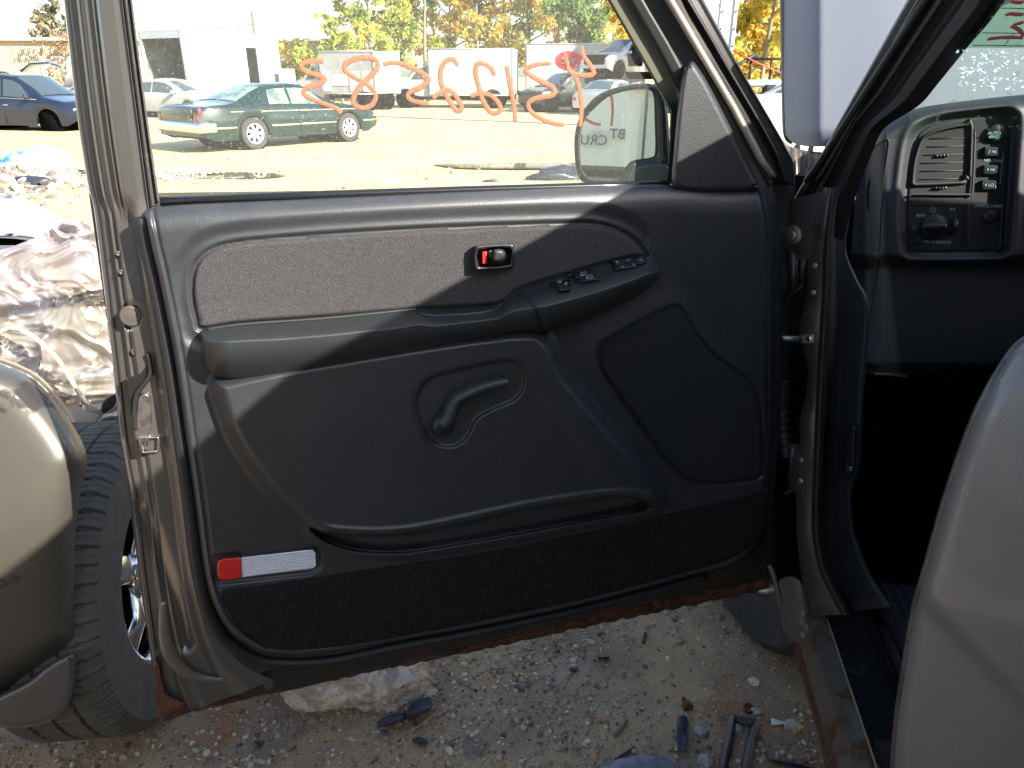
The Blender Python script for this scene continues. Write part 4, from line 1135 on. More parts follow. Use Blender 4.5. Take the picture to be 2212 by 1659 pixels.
mesh_obj('far_side_body', join(box(sillp(-1.45, 1.68, 1.1), (.05, 1.3, 1.3), axes=(R_, F_, UP)), box(sillp(-.1, 1.70, 1.62), (.10, 1.6, .12), axes=(R_, F_, UP)), box(sillp(-.3, 1.78, .85), (.06, 2.6, .8), axes=(R_, F_, UP)), box(sillp(1.2, 1.78, .85), (.06, 1.3, .6), axes=(R_, F_, UP)), box(sillp(2.0, .9, .85), (1.7, .1, .5), axes=(R_, F_, UP))), M['pewter'], truck)  # unseen far side, closed up solid to stop stray sun
for f, r in ((-2.5, .1), (-2.5, 1.7), (.75, 1.7)):
    wheel_on(truck, sillp(f, r, .37), -R_ if r < 1 else R_, .37, .25, .21, M['tyre'], M['steel'], nt=36)

mesh_obj('bench_seat', join(box(sillp(-1.05, .95, .72), (1.35, .55, .40), axes=(R_, F_, UP), bev=.08), box(sillp(-1.38, .95, 1.12), (1.35, .16, .66), axes=(R_, F_ + UP * .2, UP - F_ * .2), bev=.06)), M['floorcarpet'], truck)
mesh_obj('chassis_frame', join(box(sillp(-.9, .38, .30), (.14, 3.6, .16), axes=(R_, F_, UP)), box(sillp(-.9, 1.35, .30), (.14, 3.6, .16), axes=(R_, F_, UP)), box(sillp(-.6, .87, .30), (.5, 1.4, .22), axes=(R_, F_, UP))), M['darkvoid'], truck)

fw = [sillp(.06, .072, 0), sillp(.16, .20, 0), sillp(.24, .47, 0), sillp(.80, .64, 0)]
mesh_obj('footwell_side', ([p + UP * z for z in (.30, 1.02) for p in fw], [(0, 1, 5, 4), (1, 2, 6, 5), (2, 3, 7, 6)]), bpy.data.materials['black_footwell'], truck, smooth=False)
# ================================================================== pewter panel standing in the doorway, close on the right
FP = Plane(CAM + ray(2060, 1250) * (.80 / FPX), unit((-.32, -.95, .12)))
FE = smooth_line([(2420, 700), (2300, 702), (2212, 737), (2161, 800), (2118, 878), (2090, 945), (2047, 1069), (2010, 1198), (1977, 1316), (1956, 1439), (1940, 1547), (1931, 1659), (1925, 1800), (1924, 1900)])
def fph(X, Y, *a):
    d = linedist(FE, X, Y)
    return -.016 * (1 - np.sqrt(np.clip(1 - (1 - np.clip(d / 45, 0, 1)) ** 2, 0, 1))) - .05 * np.clip(1 - d / 420, 0, 1) ** 2 - .02 * sstep((900 - Y) / 260) - .012 * sstep((Y - 1230 - (X - 1956) * 1.02) / 60)
fpl = thing('loose_body_panel', 'loose pewter body panel with rounded top, closest to the viewer at the right', 'body panel', (FP.at(2060, 1900)[0], FP.at(2060, 1900)[1], 0))
mesh_obj('painted_skin', patch(FP, [(FE[0][0], FE[0][1]), (2760, 705)], [FE[-1], (2760, 1900)], FE, [(2760, 705), (2760, 1900)], 90, 110, fph), mat('pewter_near_paint', (.17, .160, .147), .48, .2, col2=(.155, .146, .135), nscale=700, nlo=.4, nhi=.6, coat=.5, bump=(5, .06, .01), col3=(.27, .25, .22), n3=(60, .70, .74)), fpl)
mesh_obj('folded_edge', tube([FP.at(x, y, float(fph(np.array(x), np.array(y))) - .003) for x, y in resample(FE, 80)], .005, 8), M['pewter_dull'], fpl)

# ================================================================== wrecked car parked against the door's outside
wk = thing('wrecked_car', 'pewter wrecked car with crumpled sunlit fender and one chrome wheel, left of the open door', 'car', gz(150, 1560))
FB = Plane(CAM + ray(110, 1200) * (1.38 / FPX), unit((.30, -.95, .05)))
BE = smooth_line([(-60, 752), (0, 786), (73, 820), (145, 900), (187, 984), (174, 1065), (163, 1150), (160, 1276), (162, 1345), (160, 1384), (121, 1419), (60, 1460), (0, 1498), (-60, 1526)])
def bump_h(X, Y, S, T):
    d = np.clip(187 - X + 0 * Y, 0, 400)
    return .03 * np.sin(np.clip((Y - 760) / 700, 0, 1) * math.pi) - .07 * (1 - S) ** 0 * np.exp(-linedist(BE, X, Y) / 26) + .012 * np.sin((X * .5 + Y) * .012)
mesh_obj('bumper_cover', patch(FB, [(-800, 700), BE[0]], [(-800, 1600), BE[-1]], [(-800, 700), (-800, 1600)], BE, 90, 140, bump_h), mat('scuffed_pewter', (.085, .079, .066), .38, .35, col2=(.03, .027, .024), nscale=6, nlo=.585, nhi=.64, detail=9, coat=.4, rough2=.8, bump=(300, .06, .001)), wk)
low = smooth_line([(-800, 1640), (-400, 1600), (-200, 1560), (-60, 1530), (0, 1500), (60, 1470), (101, 1437), (146, 1412), (160, 1414), (163, 1430), (159, 1493), (140, 1535), (101, 1562), (50, 1572), (-60, 1576), (-200, 1640), (-400, 1690), (-800, 1740)], 5, True)
mesh_obj('lower_valance', plate(FB, low, -.12, .012, 12, rings=5, bevn=.03, back=True), M['pewter'], wk)
mesh_obj('side_moulding', plate(FB, smooth_line([(-60, 1190), (0, 1108), (14, 1118), (17, 1135), (10, 1200), (14, 1260), (-60, 1300)], 3, True), -.02, .03, 6), M['pewter_dusty'], wk)
# crumpled fender: torn, folded sheet metal
CP = Plane(gz(150, 1540) + np.array([0, .28, 0]), unit((.1, -.98, .15)))
def crump(X, Y, S, T):
    h = np.zeros(X.shape)
    for j in range(X.shape[0]):
        for i in range(X.shape[1]):
            p = Vector((X[j, i] * .012, Y[j, i] * .016, 0))
            w = Vector((noise.noise(p * .8), noise.noise(p * .8 + Vector((5, 2, 1))), 0)) * 1.6
            v = p + w
            r = 1 - abs(noise.noise(v)) * 2
            r2 = 1 - abs(noise.noise(v * 2.3 + Vector((3, 3, 3)))) * 2
            h[j, i] = .06 * r + .014 * r2 + .006 * noise.noise(v * 7)
    fade = np.minimum(1, np.minimum(S, 1 - S) * 6 + .25)
    return h * fade * .6
mesh_obj('crumpled_fender', patch(CP, smooth_line([(-600, 560), (-300, 552), (-40, 545), (60, 520), (150, 478), (196, 492), (216, 560)]), smooth_line([(-600, 880), (-300, 890), (-40, 900), (60, 930), (150, 960), (215, 925), (266, 900)]), [(-600, 560), (-600, 880)], smooth_line([(216, 560), (244, 700), (262, 820), (266, 900)]), 230, 150, crump),
     mat('crumpled_bare_metal', (.42, .37, .33), .28, .5, col2=(.44, .41, .43), nscale=5, rough2=.4), wk)
mesh_obj('fender_arch', plate(Plane(CP.p + CP.n * .10, CP.n), smooth_line([(-60, 770), (20, 700), (120, 760), (200, 880), (244, 858), (250, 868), (215, 905), (190, 985), (150, 905), (80, 822), (0, 784)], 4, True), -.02, .02, 8), mat('pale_arch_paint', (.50, .43, .36), .36, .3, coat=.5), wk)  # pale warm paint, lighter than the bumper cover
HW = Plane(gz(60, 1500) * [1, 1, 0] + np.array([0, .25, .93]), unit((.25, -.55, .8)))
hoodo = smooth_line([(-700, 428), (-300, 424), (0, 421), (34, 422), (60, 432), (130, 470), (196, 506), (216, 530), (204, 552), (180, 540), (152, 547), (100, 522), (40, 511), (0, 512), (-300, 520), (-700, 530)], 4, True)
mesh_obj('buckled_hood', plate(HW, hoodo, -.012, .006, 6, back=True), mat('lavender_silver_paint', (.30, .29, .35), .3, .3, coat=.5), wk)
mesh_obj('dark_gap_under_hood', plate(Plane(HW.p - HW.n * .05, HW.n), smooth_line([(-200, 512), (0, 514), (70, 522), (156, 548), (120, 552), (60, 534), (0, 530), (-200, 535)], 3, True), -.01, .0, 2), M['darkvoid'], wk)
mesh_obj('plastic_liner_piece', plate(Plane(CP.p + CP.n * .12, CP.n), smooth_line([(222, 868), (250, 850), (252, 870), (236, 886), (220, 893)], 3, True), -.01, .01, 3), M['black'], wk)
mesh_obj('car_body', box((-1.95, 2.85, .56), (1.7, 1.8, .56), bev=.1), M['pewter_dusty'], wk)
# its wheel
wax = unit((.985, .10, .01))
wcen = gz(352, 1228, .385) - wax * .13
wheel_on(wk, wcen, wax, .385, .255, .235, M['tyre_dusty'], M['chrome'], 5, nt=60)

# ================================================================== rock and scrap on the ground
def rock(name, c, s, seed, m_, label, cat, sub=5, amp=.3, group=None, squash=1.0):
    v, f = ico(sub)
    V = []
    for p in v:
        q_ = Vector(p)
        n = noise.noise(q_ * 1.1 + Vector((seed, 0, 0))) * amp + noise.noise(q_ * 3 + Vector((seed, 4, 0))) * amp * .4 + (abs(noise.noise(q_ * 7 + Vector((seed, 9, 0)))) - .2) * amp * .35 + noise.noise(q_ * 18 + Vector((seed, 1, 7))) * amp * .10
        r = 1 + n
        V.append((p[0] * r * s[0], p[1] * r * s[1], max(p[2] * r * s[2], -.3 * s[2])))
    V = np.array(V) + np.array(c) + np.array([0, 0, s[2] * .28])
    o = mesh_obj(name, (V, f), m_, loc=(c[0], c[1], 0))
    return tag(o, label, cat, group)
stone = mat('broken_concrete', (.70, .63, .55), .95, 0, col2=(.42, .35, .29), nscale=16, nlo=.42, nhi=.62, bump=(45, 1, .02), bump2=(200, .9, .006), col3=(.64, .60, .55), n3=(34, .55, .68))
rc = gz(775, 1500)
rock('concrete_rock', rc + np.array([-.01, .055, 0]), (.20, .12, .145), 3.1, stone, 'large pale rough rock lying under the rusty bottom edge of the open door', 'rock', sub=6, amp=.42)

plas = mat('navy_black_plastic', (.012, .014, .022), .32, 0, bump=(90, .25, .004), col2=(.05, .048, .045), nscale=40, nlo=.6, nhi=.75)
def shard(name, pts, h, label, cat='plastic piece', m_=None, group='scraps of broken plastic on the gravel', z=.004, tilt=0.0):
    c = gz(*np.mean(np.array(pts), 0))
    pl = Plane((c[0], c[1], z), unit((tilt, -tilt * .5, 1)))
    o = mesh_obj(name, plate(pl, resample(pts, max(14, len(pts) * 3), True), -.002, h, 2, rings=2, nf=lambda x, y: .006 * noise.noise(Vector((x * .05, y * .05, 1))), back=True), m_ or plas, loc=(c[0], c[1], 0))
    return tag(o, label, cat, group)
S = lambda a: [(700 / 1.823 + x / 2.4715, 1800 / 1.823 + y / 2.4715) for x, y in a]
shard('plastic_shard', S([(1060, 1420), (1100, 1385), (1190, 1360), (1220, 1380), (1290, 1350), (1215, 1400), (1160, 1415), (1075, 1448)]), .03, 'crumpled dark plastic shard at the right foot of the pale rock', tilt=.15)
shard('plastic_shard', S([(1205, 1365), (1260, 1310), (1340, 1275), (1362, 1290), (1358, 1335), (1290, 1372), (1225, 1400)]), .035, 'bent glossy dark plastic shard behind the crumpled one, against the pale rock', tilt=-.2)
shard('plastic_shard', S([(1252, 1508), (1290, 1492), (1340, 1512), (1335, 1530), (1290, 1535)]), .014, 'small dark shard on the gravel below the pale rock, right of centre')
shard('plastic_shard', S([(408, 1518), (435, 1510), (458, 1535), (430, 1548)]), .02, 'tiny dark triangular shard on the sand below left of the pale rock')
S2 = lambda a: [(1900 / 1.823 + x / 2.4705, 1800 / 1.823 + y / 2.4705) for x, y in a]
shard('plastic_shard', S2([(612, 1058), (672, 1054), (678, 1074), (618, 1078)]), .012, 'short flat black strip on the gravel under the middle of the door')
shard('plastic_shard', S2([(848, 990), (862, 930), (878, 932), (866, 992)]), .012, 'narrow upright-looking black clip on the grey sand, nearest the door bottom')
shard('plastic_shard', S2([(465, 1118), (510, 1120), (505, 1142), (470, 1140)]), .012, 'square dark chip left of the short flat black strip')
shard('plastic_shard', S2([(700, 1610), (790, 1550), (798, 1560), (712, 1618)]), .014, 'thin blackened sliver at the bottom edge of the photo, left of the grey cloth', cat='plastic piece')
b3 = [(2600 / 1.823 + x / 5.76, 2600 / 1.823 + y / 5.76) for x, y in [(225, 685), (340, 700), (342, 800), (330, 1000), (335, 1050), (310, 1128), (240, 1125), (210, 1090), (212, 960), (205, 820)]]
shard('plastic_strip', b3, .022, 'long dark blue-black plastic strip lying in the gravel left of the rectangular frame', 'plastic strip', group=None)
S3 = lambda a: [(2600 / 1.823 + x / 5.76, 2600 / 1.823 + y / 5.76) for x, y in a]
GPn = Plane((0, 0, .006), UP)
fr = mesh_obj('broken_bracket', join(*[tube([GPn.at(x, y, .008) for x, y in S3(p)], .011 if i < 3 else .007, 4) for i, p in enumerate(([(910, 720), (860, 950), (770, 1380)], [(905, 715), (1190, 775)], [(1185, 780), (1120, 1010), (1050, 1400)]))]), plas, loc=gz(*S3([(1000, 1000)])[0]), smooth=False)
tag(fr, 'black rectangular plastic frame with two long rails lying on the gravel by the rusty sill', 'bracket')
shard('white_shard', S3([(1382, 718), (1560, 770), (1590, 785), (1500, 806), (1384, 812)]), .006, 'white wedge-shaped card scrap between the black frame and the rusty sill', 'paper scrap', mat('white_scrap', (.62, .62, .66), .6, 0, col2=(.1, .1, .12), nscale=60, nlo=.62, nhi=.68), None)
shard('black_strip', S3([(1330, 1230), (1500, 1250), (1900, 1320), (1920, 1360), (1700, 1350), (1400, 1270)]), .018, 'long thin black strip crossing the bottom edge beside the rusty sill', 'plastic strip', group=None)
wn = gz(*S3([(1100, 628)])[0])
tag(mesh_obj('rusty_washer', (lambda v: v)(lathe((wn[0], wn[1], .004), (0.1, 0, 1), [(0, .006), (0, .016), (.006, .017), (.007, .012), (.005, .006)], 20)), M['rust'], loc=(wn[0], wn[1], 0)), 'round rusty washer beyond the black plastic frame', 'washer')
bn_ = [gz(*S3([p])[0]) + np.array([0, 0, .012]) for p in ((285, 515), (300, 560), (330, 610))]
tag(mesh_obj('rusty_bolt', join(tube(bn_, [.006, .007, .012], 10), lathe(bn_[2], bn_[2] - bn_[0], [(-.004, .015), (.008, .015), (.01, .01)], 6)), M['rust'], loc=(bn_[1][0], bn_[1][1], 0)), 'stubby rust-brown bolt at the far end of the long plastic strip', 'bolt')
cl = gz(1385, 1652)
clm = mat('grey_blue_cloth', (.13, .14, .17), .9, 0, col2=(.2, .2, .22), nscale=30, bump=(90, .5, .006))
rock('rag', cl + np.array([-.02, -.07, 0]), (.12, .07, .05), 8.2, clm, 'bunched grey-blue rag at the bottom edge of the photo', 'rag', sub=4, amp=.3)
tw = S2([(770, 1412), (740, 1450), (700, 1495)])
tag(mesh_obj('stick', tube([gz(x, y) + np.array([0, 0, .008]) for x, y in tw], [.004, .008, .006], 7), mat('weathered_wood', (.2, .16, .12), .9, 0, bump=(60, .5, .003)), loc=gz(*tw[1])), 'weathered wooden splinter lying left of the long plastic strip', 'stick')
tw = S([(1270, 1460), (1330, 1410), (1440, 1362)])
tag(mesh_obj('twig', tube([gz(x, y) + np.array([0, 0, .006]) for x, y in tw], .003, 6), mat('twig_bark', (.3, .24, .16), .9), loc=gz(*tw[1])), 'thin dry twig on the sand right of the pale rock', 'twig')
tan = mat('tan_stone', (.33, .27, .19), .9, 0, col2=(.2, .16, .12), nscale=50, bump=(120, .6, .003))
grs = mat('grey_stone', (.34, .32, .29), .9, 0, col2=(.22, .2, .18), nscale=60, bump=(120, .6, .003))
for i, (x, y, s, m_, lab) in enumerate(((1747 - 8, 1388, .030, tan, 'tan stone tucked beside the rear of the shadowed tyre and rusty sill'),
    (1465, 1387, .016, tan, 'small tan stone alone on the grey sand under the right part of the door'),
    (1591, 1577, .017, grs, 'pale egg-shaped stone lying inside the black plastic frame'),
    (1513, 1584, .020, grs, 'pale angular stone between the plastic strip and the black frame'),
    (1711, 1570, .022, grs, 'pale knobbly stone touching the white wedge-shaped scrap'),
    (1632, 1541, .016, grs, 'white chip of stone just beyond the corner of the black frame'),
    (1525, 1647, .022, grs, 'grey stone at the bottom edge left of the black frame'))):
    c = gz(x, y)
    rock('stone', c, (s, s * .8, s * .7), 20 + i * 3.3, m_, lab, 'stone', sub=3, amp=.28, group='stones among the gravel')

# ================================================================== gravel
def scatter(name, n, xr, yr, sr, cols, label, dens=None, seed=1, tmpl=1, kind='stuff', flat=.7, zoff=0.0):
    rg = np.random.default_rng(seed)
    v, f = ico(tmpl)
    f = np.array(f)
    Vs = []; Fs = []; Cs = []
    k = 0; tries = 0
    while k < n and tries < n * 12:
        tries += 1
        x = rg.uniform(*xr); y = rg.uniform(*yr)
        if dens is not None and rg.random() > dens(x, y): continue
        s = sr[0] * (sr[1] / sr[0]) ** (rg.random() ** 2.4)
        sc = np.array([s * rg.uniform(.7, 1.4), s * rg.uniform(.7, 1.2), s * rg.uniform(.45, .9) * flat / .7])
        jit = 1 + rg.uniform(-.22, .22, (len(v), 1))
        a = rg.uniform(0, 6.28); ca, sa = math.cos(a), math.sin(a)
        p = v * jit * sc
        p = np.stack([p[:, 0] * ca - p[:, 1] * sa, p[:, 0] * sa + p[:, 1] * ca, p[:, 2]], 1) + [x, y, sc[2] * .35 + ground_z(x, y) + zoff]
        Vs.append(p); Fs.append(f + k * len(v))
        c = np.array(cols[rg.integers(len(cols))]) * rg.uniform(.7, 1.25)
        Cs.append(np.repeat(c[None], len(v), 0)); k += 1
    V = np.vstack(Vs); Fc = np.vstack(Fs)
    o = mesh_obj(name, (V, Fc), M['pebble'], loc=(float(np.mean(xr)), float(np.mean(yr)), 0), smooth=False, cols=np.vstack(Cs))
    return tag(o, kind=kind, label=label, cat='gravel')
def ground_z(x, y):
    r = math.hypot(x, y)
    if r > 60: return 0.0
    a = noise.noise(Vector((x * .35, y * .35, 0))) * .02 * min(1, max(0, (r - 3) / 4)) + noise.noise(Vector((x * 1.6, y * 1.6, 3))) * .008 + noise.noise(Vector((x * 6, y * 6, 3))) * .0035
    if r < 9: a += noise.noise(Vector((x * 22, y * 22, 5))) * .002
    if y > 4 and x < -5: # debris heap behind the wreck
        a += .20 * math.exp(-((x + 8.6) / 1.7) ** 2 - ((y - 11.5) / 1.5) ** 2) * (1 + noise.noise(Vector((x * 2.5, y * 2.5, 8))))
    if y > 8: # low wet spots
        for cx, cy, rx, ry in PUD:
            d = math.hypot((x - cx) / rx, (y - cy) / ry)
            a -= .075 * math.exp(-(d * .8) ** 4)
    return a
PUD = []
for px, py, rx, ry in ((470, 376, 1.35, .42), (1160, 355, 1.75, .55)):
    c = gz(px, py); PUD.append((c[0], c[1], rx, ry))
M['pebble'] = mat('gravel_stones', (.4, .36, .3), .9, 0, attr=True, bump=(200, .4, .002))
def gdens(x, y):
    n = .62 + 1.1 * noise.noise(Vector((x * 2.2, y * 2.2, 4)))
    n += .5 * (y < 1.25) + .25 * (x > .1 and y < 1.5)
    sand = math.exp(-((x - .42) / .28) ** 2 - ((y - 1.62) / .28) ** 2)
    return max(.04, min(1, n * (1 - .85 * sand)))
GC = [(.34, .25, .165), (.42, .345, .26), (.25, .19, .135), (.17, .14, .11), (.44, .39, .33), (.32, .17, .08), (.36, .27, .18), (.28, .20, .13), (.10, .09, .09), (.42, .35, .28)]
scatter('gravel', 34000, (-1.45, 1.25), (.55, 2.3), (.0020, .0085), GC, 'fine loose gravel covering the shaded ground under the door', gdens, 3, 1)
scatter('coarse_gravel', 1300, (-1.4, 1.2), (.55, 2.2), (.004, .0125), GC, 'coarser pebbles scattered through the gravel under the door', gdens, 5, 2)
scatter('far_gravel', 3500, (-14, 6), (3.2, 16), (.012, .05), [(.45, .40, .30), (.36, .30, .22), (.5, .46, .38), (.2, .18, .15)], 'small stones strewn over the sunlit yard', lambda x, y: .35 + .65 * (noise.noise(Vector((x * .4, y * .4, 9))) > .05), 6, 1)
scatter('rubble', 1500, (-12, -5.4), (9.6, 13.6), (.02, .11), [(.5, .45, .36), (.38, .28, .2), (.2, .17, .15), (.58, .54, .46), (.12, .11, .11)], 'heap of broken rubble and dirt behind the wrecked car', lambda x, y: math.exp(-((x + 8.7) / 1.9) ** 2 - ((y - 11.5) / 1.4) ** 2), 8, 1)
# ================================================================== ground, puddles
def axis(lo, hi, near, step0, g):
    xs = [0.0]; s = step0
    while xs[-1] < hi:
        if xs[-1] > near: s *= g
        xs.append(xs[-1] + s)
    ys = [0.0]; s = step0
    while ys[-1] > lo:
        if -ys[-1] > near: s *= g
        ys.append(ys[-1] - s)
    return np.array(sorted(set(ys + xs)))
gx = axis(-600, 600, 1.4, .022, 1.045)
gy = np.concatenate([-np.array([600, 300, 150, 70, 35, 18, 10, 6, 4, 2.5, 1.6, 1.0, .6, .3]), np.arange(0, .5, .1), np.arange(.5, 2.3, .02), 2.3 + np.cumsum(.024 * 1.028 ** np.arange(262))])
gy = gy[gy < 900]
gy = np.append(gy, 900)
V = [(x, y, ground_z(x, y)) for y in gy for x in gx]
gcol = bpy.data.materials.new('yard_ground')
gcol.use_nodes = True
nt = gcol.node_tree; nd = nt.nodes; lk = nt.links
bs = nd['Principled BSDF']; bs.inputs['Roughness'].default_value = .95; bs.inputs['Specular IOR Level'].default_value = .25
geo = nd.new('ShaderNodeNewGeometry')
def N(sc, det=5, rg=.6, dist=0):
    n = nd.new('ShaderNodeTexNoise'); n.inputs['Scale'].default_value = sc; n.inputs['Detail'].default_value = det; n.inputs['Roughness'].default_value = rg
    n.inputs['Distortion'].default_value = dist
    lk.new(geo.outputs['Position'], n.inputs['Vector']); return n.outputs['Fac']
def MR(v, a, b, c=0, d=1):
    r = nd.new('ShaderNodeMapRange'); r.interpolation_type = 'SMOOTHSTEP'
    for k_, q_ in zip(('From Min', 'From Max', 'To Min', 'To Max'), (a, b, c, d)): r.inputs[k_].default_value = q_
    lk.new(v, r.inputs['Value']); return r.outputs['Result']
def MX(a, b, f, mode='MIX'):
    m_ = nd.new('ShaderNodeMix'); m_.data_type = 'RGBA'; m_.blend_type = mode
    for s_, v_ in (('A', a), ('B', b)):
        if isinstance(v_, tuple): m_.inputs[s_].default_value = (*v_, 1)
        else: lk.new(v_, m_.inputs[s_])
    if isinstance(f, float): m_.inputs['Factor'].default_value = f
    else: lk.new(f, m_.inputs['Factor'])
    return m_.outputs['Result']
sp = nd.new('ShaderNodeSeparateXYZ'); lk.new(geo.outputs['Position'], sp.inputs[0])
c = MX((.43, .295, .17), (.27, .195, .128), MR(N(1.7, 6), .42, .58))
c = MX(c, (.32, .15, .065), MR(N(2.3, 4, .6, .5), .58, .70))
c = MX(c, (.44, .345, .24), MR(N(.9, 5, .6), .55, .68))
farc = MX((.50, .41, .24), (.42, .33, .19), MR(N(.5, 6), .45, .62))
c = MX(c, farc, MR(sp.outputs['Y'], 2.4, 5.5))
c = MX(c, (.17, .14, .115), MR(N(5.0, 6, .65), .60, .68))
c = MX(c, (.52, .46, .36), MR(N(260, 2), .60, .72))
c = MX(c, (.09, .08, .075), MR(N(190, 2), .62, .72))
lk.new(c, bs.inputs['Base Color'])
b1_ = nd.new('ShaderNodeBump'); b1_.inputs['Strength'].default_value = .9; b1_.inputs['Distance'].default_value = .006; lk.new(N(160, 4, .7), b1_.inputs['Height'])
b2_ = nd.new('ShaderNodeBump'); b2_.inputs['Strength'].default_value = .5; b2_.inputs['Distance'].default_value = .03; lk.new(N(14, 6, .65), b2_.inputs['Height']); lk.new(b1_.outputs[0], b2_.inputs['Normal'])
lk.new(b2_.outputs[0], bs.inputs['Normal'])
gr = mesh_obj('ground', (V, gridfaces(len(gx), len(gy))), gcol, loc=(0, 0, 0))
gr.data.polygons.foreach_set('use_smooth', [True] * len(gr.data.polygons))
tag(gr, kind='structure', label='sandy scrapyard ground with gravel and wheel marks')
wat = mat('puddle_water', (.10, .085, .05), .03, 0, spec=.9, bump=(6, .02, .01))
for i, (cx, cy, rx, ry) in enumerate(PUD[:2]):
    pts = []
    for k in range(60):
        a = 2 * math.pi * k / 60
        r = 1 + .28 * noise.noise(Vector((math.cos(a) * 1.6 + i * 7, math.sin(a) * 1.6, 0))) + .08 * noise.noise(Vector((math.cos(a) * 6 + i * 7, math.sin(a) * 6, 0)))
        pts.append((cx + rx * r * math.cos(a), cy + ry * r * math.sin(a), -.004 + .0))
    z = -.022
    o = mesh_obj('puddle', ([(p[0], p[1], z) for p in pts], [tuple(range(60))]), wat, loc=(cx, cy, 0), smooth=False)
    tag(o, kind='structure', label='shallow muddy puddle in the yard')

# ================================================================== generic car
def car(name, label, cat, loc, rz, P, paint, group=None):
    """P: L, W, sill, belt, top (upper outline points), xw (axles), R, windows, ..."""
    root = thing(name, label, cat, loc, rz, group)
    L, W = P['L'], P['W']
    ux, uz = zip(*P['top']); bx, bz = zip(*P['belt'])
    xw, R = P['xw'], P['R']; ar = R * 1.16
    n = 150
    xs = np.linspace(-L / 2, L / 2, n)
    sill = P.get('sill', .24)
    def lower(x):
        z = sill + P.get('rise', .10) * (sstep((abs(x) - L * .42) / (L * .08)))
        for w in xw:
            d = abs(x - w)
            if d < ar: z = max(z, R * .9 + math.sqrt(max(ar * ar - d * d, 0)))
        return z
    def half(x):
        t = abs(x) / (L / 2)
        w = W / 2 * (1 - P.get('taper', .13) * max(0, (t - .72) / .28) ** 2)
        return w
    def ring(x, off=0.0):
        w = half(x) + off; zb = np.interp(x, bx, bz); zt = max(np.interp(x, ux, uz), zb + .015); z0 = min(lower(x), zb - .05)
        gh = min(1, max(0, (zt - zb) / .30))
        wr = w * (.96 - gh * (.96 - P.get('roofw', .74)))
        zs = z0 + (zb - z0) * .55
        pts = [(w * .95, z0), (w * .99, z0 + (zb - z0) * .2), (w, zs), (w * .985, zb - .05), (w * .955, zb), (wr + (w * .955 - wr) * .45, zb + (zt - zb) * .52 + off * .3), (wr, zt - .05 * gh), (wr * .88, zt - .012 * gh), (wr * .45, zt + .012 + off), (0, zt + .02 + off)]
        return pts
    V = []
    for x in xs:
        h = ring(x)
        for y, z in h: V.append((x, -y, z))
        for y, z in h[-2::-1]: V.append((x, y, z))
    m = len(V) // n
    F = gridfaces(m, n)
    F = [q_[::-1] for q_ in F]
    F.append(tuple(range(m))); F.append(tuple((n - 1) * m + i for i in range(m))[::-1])
    mesh_obj('body', (V, F), paint, root, local=True, auto=50)
    mesh_obj('underbody', box((0, 0, sill + .12), (L * .93, W * .8, .16)), M['darkvoid'], root, local=True)
    # wheel wells
    for w in xw:
        mesh_obj('wheel_well', lathe((w, -W / 2 * .90, R * .95), (0, 1, 0), [(0, ar * .98), (W * .9, ar * .98)], 24), M['darkvoid'], root, local=True)
    # side windows: sheets just proud of the shell, between belt and roof edge
    def side_patch(x0, x1, t0=.1, t1=.88, s=-1, slant0=0, slant1=0):
        nu, nv = 10, 6; Vp = []
        for j in range(nv):
            t = t0 + (t1 - t0) * j / (nv - 1)
            for i in range(nu):
                x = (x0 + slant0 * t) * (1 - i / (nu - 1)) + (x1 - slant1 * t) * i / (nu - 1)
                h = ring(x, .006)
                a, b, c_ = h[4], h[5], h[6]
                if t < .52: u = t / .52; p = (a[0] + (b[0] - a[0]) * u, a[1] + (b[1] - a[1]) * u)
                else: u = (t - .52) / .48; p = (b[0] + (c_[0] - b[0]) * u, b[1] + (c_[1] - b[1]) * u)
                Vp.append((x, s * (p[0] + .004), p[1]))
        return Vp, gridfaces(nu, nv)
    for s in (-1, 1):
        for (x0, x1, s0, s1) in P['side_windows']:
            mesh_obj('side_window', side_patch(x0, x1, s=s, slant0=s0, slant1=s1), P.get('glass', M['carglass']), root, local=True)
    def top_patch(x0, x1, k=.9):
        nu, nv = 12, 9; Vp = []
        for i in range(nv):
            x = x0 + (x1 - x0) * i / (nv - 1)
            h = ring(x, .0)
            wz = [(h[6][0] * k, h[6][1] + .012), (h[7][0] * k, h[7][1] + .012), (h[8][0], h[8][1] + .010), (0, h[9][1] + .010)]
            row = [(x, -a, b) for a, b in wz] + [(x, a, b) for a, b in wz[-2::-1]]
            Vp += row
        return Vp, gridfaces(7, nv)
    if 'windshield' in P: mesh_obj('windshield', top_patch(*P['windshield']), P.get('glass', M['carglass']), root, local=True)
    if 'rear_window' in P: mesh_obj('rear_window', top_patch(*P['rear_window']), P.get('glass', M['carglass']), root, local=True)
    miss = P.get('missing', ())
    for i, w in enumerate(xw):
        for s in (-1, 1):
            c_ = (w, s * (W / 2 - .12), R)
            if (i, s) in miss:
                mesh_obj('brake_disc', lathe((w, s * (W / 2 - .16), R * .8), (0, s, 0), [(-.04, .05), (0, .15), (.012, .15), (.014, .08), (.05, .07), (.06, .03)], 24), M['rust'], root, local=True)
            else:
                wheel_on(root, c_, (0, s, 0), R, .21, R * .64, M['cartyre'], P.get('rim', M['alloy']), P.get('spokes', 7), local=True, nt=24)
    hx = L / 2
